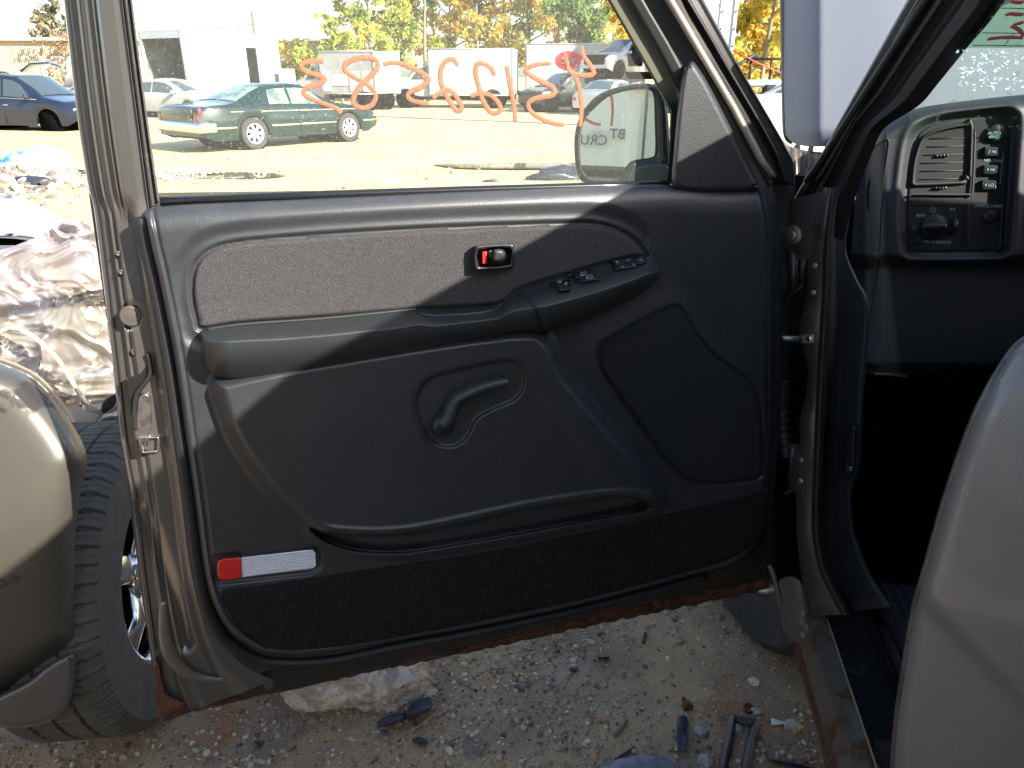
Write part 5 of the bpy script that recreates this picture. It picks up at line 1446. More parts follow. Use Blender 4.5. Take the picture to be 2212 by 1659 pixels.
    for s in (-1, 1):
        zb = np.interp(hx - .2, bx, bz)
        mesh_obj('headlight', box((hx - .10, s * (W / 2 - .32), zb - .13), (.16, .40, .15), bev=.04), P.get('lamp', M['lampglass']), root, local=True)
        zb2 = np.interp(-hx + .1, bx, bz)
        mesh_obj('tail_light', box((-hx + .04, s * (W / 2 - .22), zb2 - .16), (.10, .16, .15), bev=.03), M['taillamp'], root, local=True)
        xm = P['side_windows'][-1][1] - .12
        mesh_obj('wing_mirror', join(box((xm, s * (W / 2 + .09), np.interp(xm, bx, bz) + .09), (.12, .20, .13), bev=.04)), P.get('mirror', paint), root, local=True)
    return root

M['carglass'] = mat('car_window_glass', (.05, .07, .07), .04, 0, spec=1, coat=.5)
M['greenglass'] = mat('green_car_window_glass', (.20, .30, .22), .05, 0, spec=.9, col2=(.06, .10, .09), nscale=2.6, nlo=.42, nhi=.6)
M['cartyre'] = mat('car_tyre', (.03, .03, .03), .8)
M['alloy'] = mat('silver_alloy', (.6, .6, .58), .3, .8)
M['lampglass'] = mat('headlamp_glass', (.7, .72, .7), .1, .3, coat=1)
M['taillamp'] = mat('tail_lamp', (.28, .012, .012), .2, 0, coat=1)
green = mat('dark_green_paint', (.001, .015, .015), .25, .1, coat=.6, col2=(.002, .021, .020), nscale=4)
navy = mat('blue_grey_paint', (.02, .028, .05), .3, .4, coat=.8)
whitep = mat('white_paint', (.33, .335, .34), .5, 0, col2=(.28, .27, .25), nscale=1.5, nlo=.5, nhi=.8)
silverp = mat('silver_paint', (.42, .44, .47), .35, .5, coat=.6)

a_ = gz(500, 327); b_ = gz(747, 306)
# dark green coupe
GL = 5.05
P = dict(L=GL, W=1.88, sill=.23, xw=(-1.25, 1.50), R=.345, belt=[(-2.53, .80), (-2.3, .92), (-1.4, .93), (0, .90), (1.2, .86), (2.2, .76), (2.53, .62)],
    top=[(-2.53, .80), (-2.45, .93), (-1.75, .98), (-1.55, 1.02), (-.75, 1.33), (-.5, 1.37), (.1, 1.385), (.35, 1.36), (1.15, .96), (1.4, .92), (2.2, .80), (2.45, .70), (2.53, .62)],
    side_windows=[(-.78, -.22, .10, .0), (-.14, .98, .0, .46)], windshield=(1.12, .38), rear_window=(-1.52, -.78), glass=M['greenglass'], rim=mat('white_alloy', (.72, .72, .68), .35, .4), spokes=7, taper=.14, roofw=.72)
mid = (a_ + b_) / 2
hd = math.atan2(b_[1] - a_[1], b_[0] - a_[0])
rz = hd
hdv = np.array([math.cos(rz), math.sin(rz), 0]); lat = np.array([-hdv[1], hdv[0], 0])
P['sc'] = 1
cl_ = mid + lat * .80 + hdv * .20
gc = car('coupe', 'dark green two-door coupe with a pale pinstripe parked on the sunlit yard', 'car', (cl_[0], cl_[1], 0), rz, P, green)
hw = 1.88 / 2
mesh_obj('pinstripe', join(*[box((x, -hw * (.985 if abs(x) < 1.8 else .955) - .004, np.interp(x, [-2.4, 2.2], [.83, .775])), (.17, .012, .018)) for x in np.arange(-2.2, 2.1, .16)]), mat('tan_stripe', (.42, .40, .26), .4), gc, local=True)
mesh_obj('side_moulding', join(*[box((x0 + (x1 - x0) / 2, -hw - .004, z), (x1 - x0, .03, .045), bev=.01) for x0, x1, z in ((-.80, .0, .50), (.02, 1.08, .50), (1.95, 2.3, .50), (-2.3, -1.70, .50))]), M['chrome'], gc, local=True)
mesh_obj('door_seam', join(box((.0, -hw - .001, .56), (.012, .012, .56)), box((1.1, -hw - .001, .56), (.012, .012, .56))), M['black'], gc, local=True)
mesh_obj('rear_bumper', join(box((-2.50, 0, .52), (.16, 1.70, .24), bev=.07), box((-2.36, -.86, .52), (.42, .10, .22), bev=.04)), M['chrome'], gc, local=True)
mesh_obj('front_bumper', box((2.47, 0, .47), (.20, 1.66, .22), bev=.08), green, gc, local=True)
mesh_obj('front_trim', box((2.42, -.80, .60), (.34, .10, .06), bev=.02), M['chrome'], gc, local=True)
mesh_obj('marker_light', box((2.36, -.858, .50), (.22, .04, .05), bev=.01), mat('amber_lens', (.6, .12, .02), .3), gc, local=True)
mesh_obj('trunk_panel', box((-2.525, 0, .80), (.06, 1.2, .22), bev=.02), green, gc, local=True)
mesh_obj('tail_lamp_edge', box((-2.46, -.80, .82), (.08, .06, .20), bev=.02), M['taillamp'], gc, local=True)
mesh_obj('door_handle', box((.16, -hw - .01, .74), (.17, .03, .035), bev=.01), green, gc, local=True)
mesh_obj('window_trim', tube([(-.82, -.86, .94), (.0, -.865, .93), (1.0, -.87, .90)], .010, 6), M['chrome'], gc, local=True)

# blue-grey SUV up on the left, front wheel gone
SP = dict(L=4.75, W=1.84, sill=.26, xw=(-1.42, 1.43), R=.36, belt=[(-2.37, .95), (-2, 1.06), (0, 1.02), (1.1, .98), (2.0, .90), (2.37, .70)],
    top=[(-2.37, .95), (-2.3, 1.2), (-1.95, 1.55), (-1.5, 1.66), (-.4, 1.70), (.3, 1.64), (1.25, 1.08), (1.5, 1.03), (2.05, .93), (2.37, .70)],
    side_windows=[(-1.95, -1.2, .25, 0), (-1.12, -.1, 0, 0), (-.02, 1.08, 0, .60)], windshield=(1.22, .34), rear_window=(-2.28, -1.98), missing=((1, -1),), roofw=.76, rise=.14)
s1 = gz(118, 284)
rzs = math.radians(-14)
sv_ = np.array([math.cos(rzs), math.sin(rzs)])
ctr = s1[:2] - sv_ * 1.43 + np.array([-sv_[1], sv_[0]]) * .75
suv = car('suv', 'blue-grey sport utility vehicle without its front wheel, at the left edge', 'car', (ctr[0], ctr[1], -.10), rzs, SP, navy)
mesh_obj('window_trim', tube([(-2.0, -.885, 1.07), (0, -.89, 1.035), (1.15, -.885, .995)], .012, 6), M['chrome'], suv, local=True)
mesh_obj('door_handle', box((.05, -.935, .84), (.16, .03, .035), bev=.01), M['chrome'], suv, local=True)
mesh_obj('roof_rail', tube([(-1.8, -.66, 1.66), (-1.6, -.66, 1.74), (.0, -.66, 1.75), (.15, -.66, 1.70)], .018, 6), M['black'], suv, local=True)
mesh_obj('door_seam', join(box((-.06, -.921, .62), (.012, .01, .75)), box((1.12, -.921, .62), (.012, .01, .62))), M['black'], suv, local=True)

def simple_car(label, px, py, rz, Pm, paint, z=0, group=None, x3=None, name='car'):
    g = gz(px, py) if x3 is None else np.array(x3, float)
    return car(name, label, 'car', (g[0], g[1], z), rz, Pm, paint, group)
SED = dict(L=4.6, W=1.78, sill=.24, xw=(-1.32, 1.38), R=.32, belt=[(-2.3, .82), (-2, .92), (0, .90), (1.2, .86), (2.0, .76), (2.3, .6)],
    top=[(-2.3, .82), (-2.2, .96), (-1.7, 1.02), (-.9, 1.38), (-.2, 1.44), (.3, 1.38), (1.15, .97), (1.5, .92), (2.0, .80), (2.3, .62)],
    side_windows=[(-1.25, -.35, .3, 0), (-.28, .98, 0, .5)], windshield=(1.12, .36), rear_window=(-1.62, -.95), roofw=.74)
simple_car('white sedan parked behind the tail of the green coupe', 330, 252, math.radians(-20), SED, whitep, x3=(gz(345, 256)[0] + .2, gz(345, 256)[1] + 1.2, 0))
simple_car('dark blue car half hidden behind the blue-grey sport utility vehicle', 150, 262, math.radians(-30), SED, navy, x3=(-18.8, 30.5, .0))
hb_ = simple_car('dark hatchback with its tailgate raised, behind the sport utility vehicle', 20, 250, math.radians(200), SP | dict(missing=()), navy, x3=(-21.5, 31.5, .05))
mesh_obj('raised_tailgate', tube([(-2.0, 0, 1.72), (-2.4, 0, 1.98), (-3.0, 0, 2.02), (-3.3, 0, 1.92)], [.66, .68, .66, .60], 12, flat=(0, 0, 1), ellipse=.09), navy, hb_, local=True)
wl = simple_car('pale car with its hood raised, beside the beige building', 100, 240, math.radians(160), SED, silverp, x3=(-19.8, 38, .0))
mesh_obj('raised_hood', tube([(1.3, 0, 1.0), (1.1, 0, 1.5), (.9, 0, 1.9)], [.7, .7, .62], 12, flat=(1, 0, .4), ellipse=.05), silverp, wl, local=True)

# ------------------------------------------------------------- box trucks
def boxtruck(label, name, ctr, rz, Lb, Hb, Wb, z0, cab=True, col=None, doors=False, hi=True, tilt=0.0):
    r = thing(name, label, 'truck', (ctr[0], ctr[1], 0), rz)
    col = col or whitep
    mesh_obj('cargo_box', box((-.6, 0, z0 + Hb / 2), (Lb, Wb, Hb), bev=.04), col, r, local=True, smooth=False)
    mesh_obj('corner_trim', join(*[tube([(-.6 - Lb / 2, s * Wb / 2, z0), (-.6 - Lb / 2, s * Wb / 2, z0 + Hb)], .04, 6) for s in (-1, 1)], *[tube([(-.6 - Lb / 2, s * Wb / 2, z0 + h), (-.6 + Lb / 2, s * Wb / 2, z0 + h)], .035, 6) for s in (-1, 1) for h in (0, Hb)]), M['steelwhite'], r, local=True)
    xf = -.6 + Lb / 2
    if cab:
        prof = [(xf, .55), (xf + .55, .55), (xf + 1.0, .62), (xf + 1.85, .62), (xf + 2.05, .75), (xf + 2.0, 1.12), (xf + 1.75, 1.28), (xf + 1.15, 1.42), (xf + .55, 2.05), (xf, 2.1)]
        mesh_obj('cab', prism(prof, -.95, .95, .06), col, r, local=True, auto=40)
        mesh_obj('windshield', prism([(xf + 1.14, 1.47), (xf + 1.17, 1.48), (xf + .62, 2.03), (xf + .58, 2.0)], -.8, .8, .01), M['carglass'], r, local=True, smooth=False)
        for s in (-1, 1):
            mesh_obj('cab_window', prism([(xf + .12, 1.38), (xf + .95, 1.38), (xf + .52, 1.9), (xf + .12, 1.95)], s * .965 - .01, s * .965 + .01, .01), M['carglass'], r, local=True, smooth=False)
        mesh_obj('headlight', join(box((xf + 2.02, -.7, .95), (.08, .3, .2), bev=.03), box((xf + 2.02, .7, .95), (.08, .3, .2), bev=.03)), M['lampglass'], r, local=True)
    mesh_obj('chassis', box((-.3, 0, z0 - .12), (Lb + .6, .9, .22)), M['darkvoid'], r, local=True)
    ws = [(-.6 - Lb * .26, -1), (-.6 - Lb * .26, 1)] + ([(xf + 1.25, -1), (xf + 1.25, 1)] if cab else [])
    for x, s in ws:
        mesh_obj('wheel_well', lathe((x, s * (Wb / 2 - .3) - .15, .42), (0, 1, 0), [(0, .50), (.45, .50)], 20), M['darkvoid'], r, local=True)
        wheel_on(r, (x, s * .88, .40), (0, s, 0), .40, .24, .23, M['cartyre'], M['alloy'], 5, local=True, nt=18)
    return r
M['steelwhite'] = mat('pale_frame_metal', (.5, .52, .55), .5, .3)
# large body with open tail and dark interior (left of the window view)
gT = gz(600, 238)
g0 = gz(430, 240)
def bigbox():
    # rear corners measured where the tail stands, long side runs away to the right
    Y0 = 34.0
    dp = Y0 * math.cos(PITCH)
    def at(x, y, Y):
        r_ = ray(x, y); return CAM + r_ * (Y / r_[1])
    A = at(300, 205, Y0); B = at(412, 212, Y0)             # tail, left and right lower corners
    ztop = at(405, 66, Y0)[2]
    B2 = B.copy(); zl = max(1.0, B[2])
    C = at(612, 205, Y0 + 5)
    C[2] = zl
    u = unit((C - B) * [1, 1, 0]); Lb = np.linalg.norm((C - B)[:2])
    v = np.array([-u[1], u[0], 0])
    wb = 2.5
    r = thing('cargo_truck_body', 'long white cargo truck body, its open tail showing a dark interior, behind the coupe', 'truck', (B[0], B[1], 0), math.atan2(u[1], u[0]))
    Hh = ztop - zl
    t = .05
    mesh_obj('side_wall', join(box((1.75, 0, zl + Hh / 2), (3.5, t, Hh)), box((Lb - (Lb - 4.15) / 2, 0, zl + Hh / 2), (Lb - 4.15, t, Hh)), box((3.825, 0, zl + Hh * .88), (.65, t, Hh * .24))), whitep, r, local=True, smooth=False) if Lb > 5 else \
    mesh_obj('side_wall', join(box((Lb * .31, 0, zl + Hh / 2), (Lb * .62, t, Hh)), box((Lb * .86, 0, zl + Hh / 2), (Lb * .28, t, Hh)), box((Lb * .67, 0, zl + Hh * .88), (Lb * .10, t, Hh * .24))), whitep, r, local=True, smooth=False)
    mesh_obj('far_wall', box((Lb / 2, wb, zl + Hh / 2), (Lb, t, Hh)), mat('dim_box_lining', (.16, .17, .16), .9, 0, col2=(.07, .07, .065), nscale=3), r, local=True, smooth=False)
    mesh_obj('front_wall', box((Lb, wb / 2, zl + Hh / 2), (t, wb - .06, Hh)), M['steelwhite'], r, local=True, smooth=False)
    mesh_obj('roof', box((Lb / 2, wb / 2, zl + Hh + .03), (Lb + .02, wb + .06, .06)), M['steelwhite'], r, local=True, smooth=False)
    mesh_obj('floor', box((Lb / 2, wb / 2, zl - .08), (Lb, wb, .12)), M['steelwhite'], r, local=True, smooth=False)
    mesh_obj('tail_frame', join(box((0, 0, zl + Hh / 2), (.10, .12, Hh)), box((0, wb, zl + Hh / 2), (.10, .12, Hh)), box((0, wb / 2, zl + Hh - .14), (.10, wb, .26))), M['steelwhite'], r, local=True, smooth=False)
    mesh_obj('bulkhead', box((Lb * .6, wb / 2, zl + Hh / 2), (.04, wb - .1, Hh - .05)), mat('dark_bulkhead', (.10, .11, .11), .9, 0, col2=(.16, .16, .15), nscale=4), r, local=True, smooth=False)
    mesh_obj('blue_stripe', join(box((Lb * .30, -.03, zl + Hh * .39), (Lb * .42, .012, .06)), box((Lb * .30, -.03, zl + Hh * .32), (Lb * .42, .012, .05)), box((Lb * .86, -.03, zl + Hh * .39), (Lb * .2, .012, .06)), box((Lb * .86, -.03, zl + Hh * .32), (Lb * .2, .012, .05))), mat('pale_blue_stripe', (.13, .28, .50), .5), r, local=True, smooth=False)
    mesh_obj('rub_rail', box((Lb / 2, -.04, zl + .03), (Lb, .04, .12)), M['steelwhite'], r, local=True, smooth=False)
    mesh_obj('chassis', box((Lb / 2, wb / 2, zl - .3), (Lb * .95, .9, .25)), M['darkvoid'], r, local=True, smooth=False)
    for x in (Lb * .25, Lb * .85):
        for y in (.3, wb - .3):
            wheel_on(r, (x, y, .45), (0, -1 if y < 1 else 1, 0), .45, .28, .26, M['cartyre'], M['alloy'], 5, local=True, nt=18)
    return r
bigbox()
def near_y(px, Y):
    r_ = ray(px, 200); return CAM[0] + r_[0] * (Y / r_[1])
ut = boxtruck('white utility truck with side lockers and open cab door, left of the box van', 'utility_truck', (near_y(758, 39), 39), math.radians(157), 3.1, 1.85, 2.2, .75)
mesh_obj('locker_door', join(*[box((x, 1.115, z), (w, .02, h)) for x, z, w, h in ((-1.75, 1.3, .6, .9), (-1.05, 1.3, .6, .9), (-.2, 1.35, .9, .5), (.55, 1.3, .5, .9))]), M['steelwhite'], ut, local=True, smooth=False)
mesh_obj('cab_door', box((2.6, 1.45, 1.25), (.9, .06, 1.2), rz=math.radians(70), bev=.03), whitep, ut, local=True)
bv = boxtruck('white box van with a blue cab window in front of the yellow trees', 'box_van', (near_y(1000, 41.5), 41.5), math.radians(174), 4.3, 2.15, 2.3, .62)
tr = boxtruck('white trailer body with a red oval badge, right of the box van', 'trailer', (near_y(1235, 43), 43), math.radians(180), 6.2, 2.25, 2.4, .8, cab=False)
om = mat('red_badge', (.42, .03, .04), .5)
ov = lathe((.30, 1.21, 2.28), (0, 1, 0), [(0, .72), (.012, .72), (.014, .70)], 40)
mesh_obj('oval_badge', ([(a if False else .30 + (a - .30) * .95, b, 2.28 + (c_ - 2.28) * .62) for a, b, c_ in [tuple(p) for p in ov[0]]], ov[1]), om, tr, local=True)
mesh_obj('badge_script', text_mesh('Syr', .55, (.28, 1.232, 2.26), (-1, 0, 0), (0, 0, 1), .004), M['white'], tr, local=True)

# ------------------------------------------------------------- stacked wrecks on the right
stk_ = 'crushed cars stacked at the right'
SUVP = SP | dict(missing=((0, 1), (1, 1), (0, -1), (1, -1)))
Yb = 38.0
xs_ = near_y(1348, Yb)
blk = mat('black_paint', (.012, .013, .014), .3, .2, coat=.8)
up = car('wrecked_suv', 'silver wrecked vehicle without wheels or front doors, on top of the stack behind the mirror', 'car', (xs_, Yb, 1.45), math.radians(222), SUVP | dict(L=4.4), silverp, stk_)
mesh_obj('door_opening', join(prism([(-.10, .50), (.9, .50), (1.0, 1.0), (.35, 1.52), (-.10, 1.55)], .915, .935, .02)), M['darkvoid'], up, local=True)
mesh_obj('engine_bay', box((1.95, 0, .75), (.55, 1.3, .45), bev=.08), M['darkvoid'], up, local=True)
car('wrecked_suv', 'dark wrecked vehicle at the top back of the stack, partly hidden by the door frame', 'car', (near_y(1440, 42), 42, 1.75), math.radians(190), SUVP, navy, stk_)
lowr = car('wrecked_car', 'grey wrecked car with red tail lamp at the bottom of the stack above the mirror', 'car', (near_y(1320, 35), 35, -.05), math.radians(60), SED | dict(missing=((0, 1), (1, 1), (0, -1), (1, -1))), silverp, stk_)
car('wrecked_car', 'blue-grey wrecked car under the stack, next to the door frame', 'car', (near_y(1450, 36), 36, .0), math.radians(150), SED | dict(missing=((0, 1), (1, 1), (0, -1), (1, -1))), navy, stk_)
bt = car('wrecked_truck', 'black wrecked pickup front with its hood up, left of the mirror', 'car', (near_y(1222, 37), 37, -.02), math.radians(215), SP | dict(L=4.3, missing=((0, 1), (1, 1), (0, -1), (1, -1))), blk, stk_)
rdp = mat('rusty_container_paint', (.4, .16, .07), .8)
tag(mesh_obj('rusty_container', box((near_y(1470, 44), 44, 1.9), (2.6, 2.2, 1.5), bev=.05), rdp, loc=(near_y(1470, 44), 44, 0)), 'rust-orange metal container behind the stacked wrecks', 'container')

# ------------------------------------------------------------- beige building, poles
bl = thing('metal_building', 'long beige ribbed metal building with a low roof and garage doors at the far left', 'building', (-32, 62, 0), math.radians(4))
rib = mat('beige_ribbed_wall', (.42, .36, .27), .8, 0, bump=(2.2, .8, .06, 'X'))
mesh_obj('wall', box((0, 0, 1.9), (40, 10, 3.8)), rib, bl, local=True, smooth=False)
mesh_obj('roof', prism([(-20.4, 3.8), (20.4, 3.8), (20.4, 4.0), (-20.4, 4.0)], -5.4, 5.4, .03), mat('pale_roof', (.6, .58, .54), .7), bl, local=True, smooth=False)
for x in (-9, 0.0, 4.6, 9.2):
    mesh_obj('garage_door', box((x, -5.03, 1.4), (3.4, .06, 2.8)), mat('garage_door_paint', (.55, .52, .46), .7, 0, bump=(1.2, .8, .03, 'Z')), bl, local=True, smooth=False)
mesh_obj('wall_lamp', box((2.2, -5.1, 3.4), (.5, .2, .3)), M['black'], bl, local=True, smooth=False)
def pole(label, px, Y, h, r=.13, col=(.12, .10, .08), name='utility_pole', arm=True, group=None):
    x = near_y(px, Y)
    p = thing(name, label, 'pole', (x, Y, 0), 0, group)
    mesh_obj('mast', tube([(0, 0, 0), (0, 0, h)], [r, r * .75], 10), mat(name + '_wood', col, .9), p, local=True)
    if arm: mesh_obj('cross_arm', box((0, 0, h - .5), (2.0, .12, .14)), mat(name + '_arm', col, .9), p, local=True)
    return p
p1 = pole('thin dark utility pole rising behind the roof of the long cargo body', 565, 44, 4.7, .09, arm=False)
mesh_obj('wire', tube([(0, 0, 4.1), (-4, 0, 3.75), (-8, 0, 3.7)], .02, 4), M['black'], p1, local=True)
pole('tall brown wooden pole by the orange trees in the gap between door and pillar', 1592, 40, 13, .15, (.22, .16, .11), arm=False)
lm = thing('steel_mast', 'pale grey bolted steel box mast seen just above the raked door frame', 'mast', (near_y(1553, 24), 24, 0))
mesh_obj('column', join(box((0, 0, 5), (.42, .34, 10), bev=.02), box((.20, -.19, 5), (.10, .06, 10)), box((-.20, -.19, 5), (.10, .06, 10))), mat('pale_blue_steel', (.42, .46, .52), .5, .4), lm, local=True, smooth=False)
mesh_obj('bolt', join(*[lathe((s * .2, -.22, 1 + k * .45), (0, -1, 0), [(0, .025), (.03, .025)], 8) for k in range(19) for s in (-1, 1)]), M['black'], lm, local=True)

# things seen in the gap between door frame and hood
wx = near_y(1650, 9.5)
rm = mat('white_wrinkled_film', (.80, .80, .80), .45, 0, bump=(5, .6, .05))
v, f = ico(5)
Vw = []
for p in v:
    q_ = Vector(p)
    r_ = 1 + .12 * noise.noise(q_ * 2.2) + .10 * (1 - abs(noise.noise(q_ * 3.6 + Vector((4, 0, 0)))) * 2) * .5
    sq = lambda t: math.copysign(abs(t) ** .55, t)
    Vw.append((wx + .25 + sq(p[0]) * r_ * .95, 9.5 + sq(p[1]) * r_ * 1.0, max(0, .62 + sq(p[2]) * r_ * .68)))
tag(mesh_obj('wrapped_bale', (Vw, f), rm, loc=(wx, 9.5, 0)), 'crumpled bright white wrapped bulk between the raked door frame and raised hood', 'bale')
ft = thing('flatbed_truck', 'pale flatbed truck with black railing and cable, beyond the white wrapped bulk', 'truck', (near_y(1645, 22), 22, 0), math.radians(185))
mesh_obj('bed', join(box((0, 0, 1.35), (4.2, 2.0, .18)), box((-1.6, 0, 1.7), (.9, 1.8, .5), bev=.1)), M['steelwhite'], ft, local=True)
mesh_obj('railing', join(*[tube([(-.9 + i * .55, .9, 1.45), (-.9 + i * .55, .9, 1.95)], .035, 6) for i in range(4)], tube([(-.9, .9, 1.95), (.75, .9, 1.95)], .04, 6), tube([(.6, .9, 2.1), (1.6, .9, 1.5)], .05, 6)), M['black'], ft, local=True)
mesh_obj('tool_box', box((-.2, .95, 1.18), (1.1, .3, .3), bev=.04), M['black'], ft, local=True)
mesh_obj('cable', tube([(1.3, .95, 2.15), (.6, .97, 1.85), (-.1, .97, 1.6)], .02, 5), mat('red_cable', (.5, .07, .03), .6), ft, local=True)
for x in (-1.4, 1.5):
    wheel_on(ft, (x, .85, .42), (0, 1, 0), .42, .26, .24, M['cartyre'], M['alloy'], 5, local=True, nt=18)
simple_car('white car at the far end of the gap beside the raised hood', 1680, 200, math.radians(170), SED, whitep, x3=(near_y(1715, 21), 21, .55))

# blue tarp and scrap by the rubble
tp = mat('blue_tarp', (.16, .42, .62), .45, 0, col2=(.55, .68, .74), nscale=2.2, nlo=.45, nhi=.6)
for (px, py, sx, sz, sd, lab) in ((46, 368, .48, .22, 2.0, 'flat crumpled blue tarp on the rubble heap'), (92, 366, .38, .26, 5.0, 'pale blue and white torn bag on the rubble heap, right of the tarp')):
    c_ = gz(px, py)
    o = rock('tarp', c_ * [1, 1, 0] + np.array([0, 0, max(0, ground_z(c_[0], c_[1])) * .9]), (sx, .35, sz), sd, tp, lab, 'tarp', sub=4, amp=.6)
dk = mat('dark_scrap', (.03, .035, .045), .4)
for i, (px, py, s, lab) in enumerate(((75, 408, .22, 'dark twisted scrap in front of the rubble heap'), (170, 386, .15, 'small dark scrap right of the rubble heap'), (848, 390, .10, 'white scrap of paper on the sunlit yard'), (1060, 392, .09, 'tiny dark scrap on the yard left of the mirror'), (1210, 386, .34, 'dark tyre-like lump on the yard just left of the mirror'))):
    c_ = gz(px, py)
    rock('scrap', c_ + np.array([0, 0, ground_z(c_[0], c_[1])]), (s * 1.4, s * .6, s * .35 if i != 4 else s * .45), 40 + i * 5, dk if i != 2 else rm, lab, 'scrap', sub=3, amp=.5)

# ------------------------------------------------------------- trailer wall behind the viewer, seen in the door mirror
mr = MPL.at(1335, 300)
inc = unit(mr - CAM); ref = inc - 2 * np.dot(inc, MP_N) * MP_N
hit = mr + ref * 5.2
vw = thing('white_trailer', 'white ribbed trailer wall with grey lettering reflected in the door mirror', 'trailer', (hit[0], hit[1], 0), math.atan2(ref[1], ref[0]) + math.pi / 2)
wm = mat('cream_ribbed_trailer', (.86, .84, .74), .6, 0, col2=(.66, .63, .54), nscale=2.2, nlo=.55, nhi=.75, stretch=(3, 1, .3))
wv = []
nn = 240
for j, z in enumerate((.15, 4.2)):
    for i in range(nn):
        x = -5 + 10 * i / (nn - 1)
        wv.append((x, .02 * (1 if (i // 2) % 6 == 0 else 0), z))
mesh_obj('ribbed_wall', (wv, gridfaces(nn, 2)), wm, vw, local=True, smooth=False)
mesh_obj('trailer_shell', box((0, -1.3, 2.15), (10, 2.4, 4.1)), wm, vw, local=True, smooth=False)
RT = np.array(root_matrix(vw).inverted())
def mhit(x, y):
    """where the view line to a point of the mirror lands on the wall"""
    m_ = MPL.at(x, y); i_ = unit(m_ - CAM); r_ = i_ - 2 * np.dot(i_, MP_N) * MP_N
    wn = np.array([math.cos(vw.rotation_euler[2] + math.pi / 2), math.sin(vw.rotation_euler[2] + math.pi / 2), 0])
    h_ = m_ + r_ * (np.dot(hit - m_, wn) / np.dot(r_, wn))
    return (RT @ np.append(h_, 1))[:3]
lt1, lt2, lt3 = mhit(1334, 291), mhit(1283, 304), mhit(1290, 286)
print('MIRROR', hit, lt1, lt2, mhit(1250, 300), mhit(1410, 200), mhit(1340, 385))
mesh_obj('lettering', text_mesh('BT', .115, (lt1[0], .045, lt1[2]), (-1, 0, 0), (0, 0, 1), .004, bold=.002), mat('grey_letter', (.08, .08, .08), .6), vw, local=True)
mesh_obj('lettering', text_mesh('CRU', .115, (lt2[0], .045, lt2[2]), (-1, 0, 0), (0, 0, 1), .004, bold=.002), bpy.data.materials['grey_letter'], vw, local=True)
mesh_obj('script_lettering', text_mesh('our', .07, (lt3[0], .045, lt3[2]), (-1, 0, 0), (0, 0, 1), .004), mat('tan_letter', (.45, .25, .08), .6), vw, local=True)
rdx = mhit(1392, 280)[0]
mesh_obj('door_rod', join(tube([(rdx, .06, .15), (rdx, .06, 4.2)], .012, 8), box((rdx, .06, 2.05), (.24, .05, .06))), M['steel'], vw, local=True)
# ================================================================== trees
def leafmat(name, c1, c2, c3):
    m = bpy.data.materials.new(name); m.use_nodes = True
    nt = m.node_tree; nd = nt.nodes; lk = nt.links
    b = nd['Principled BSDF']; b.inputs['Roughness'].default_value = .75; b.inputs['Specular IOR Level'].default_value = .2
    at = nd.new('ShaderNodeVertexColor'); at.layer_name = 'Col'
    lk.new(at.outputs['Color'], b.inputs['Base Color'])
    tl = nd.new('ShaderNodeBsdfTranslucent'); lk.new(at.outputs['Color'], tl.inputs['Color'])
    mx = nd.new('ShaderNodeMixShader'); mx.inputs[0].default_value = .45
    out = nd['Material Output']
    lk.new(b.outputs[0], mx.inputs[1]); lk.new(tl.outputs[0], mx.inputs[2]); lk.new(mx.outputs[0], out.inputs['Surface'])
    return m
LM = leafmat('leaves', 0, 0, 0)
bark = mat('bark', (.20, .17, .13), .9, 0, bump=(12, .6, .02))
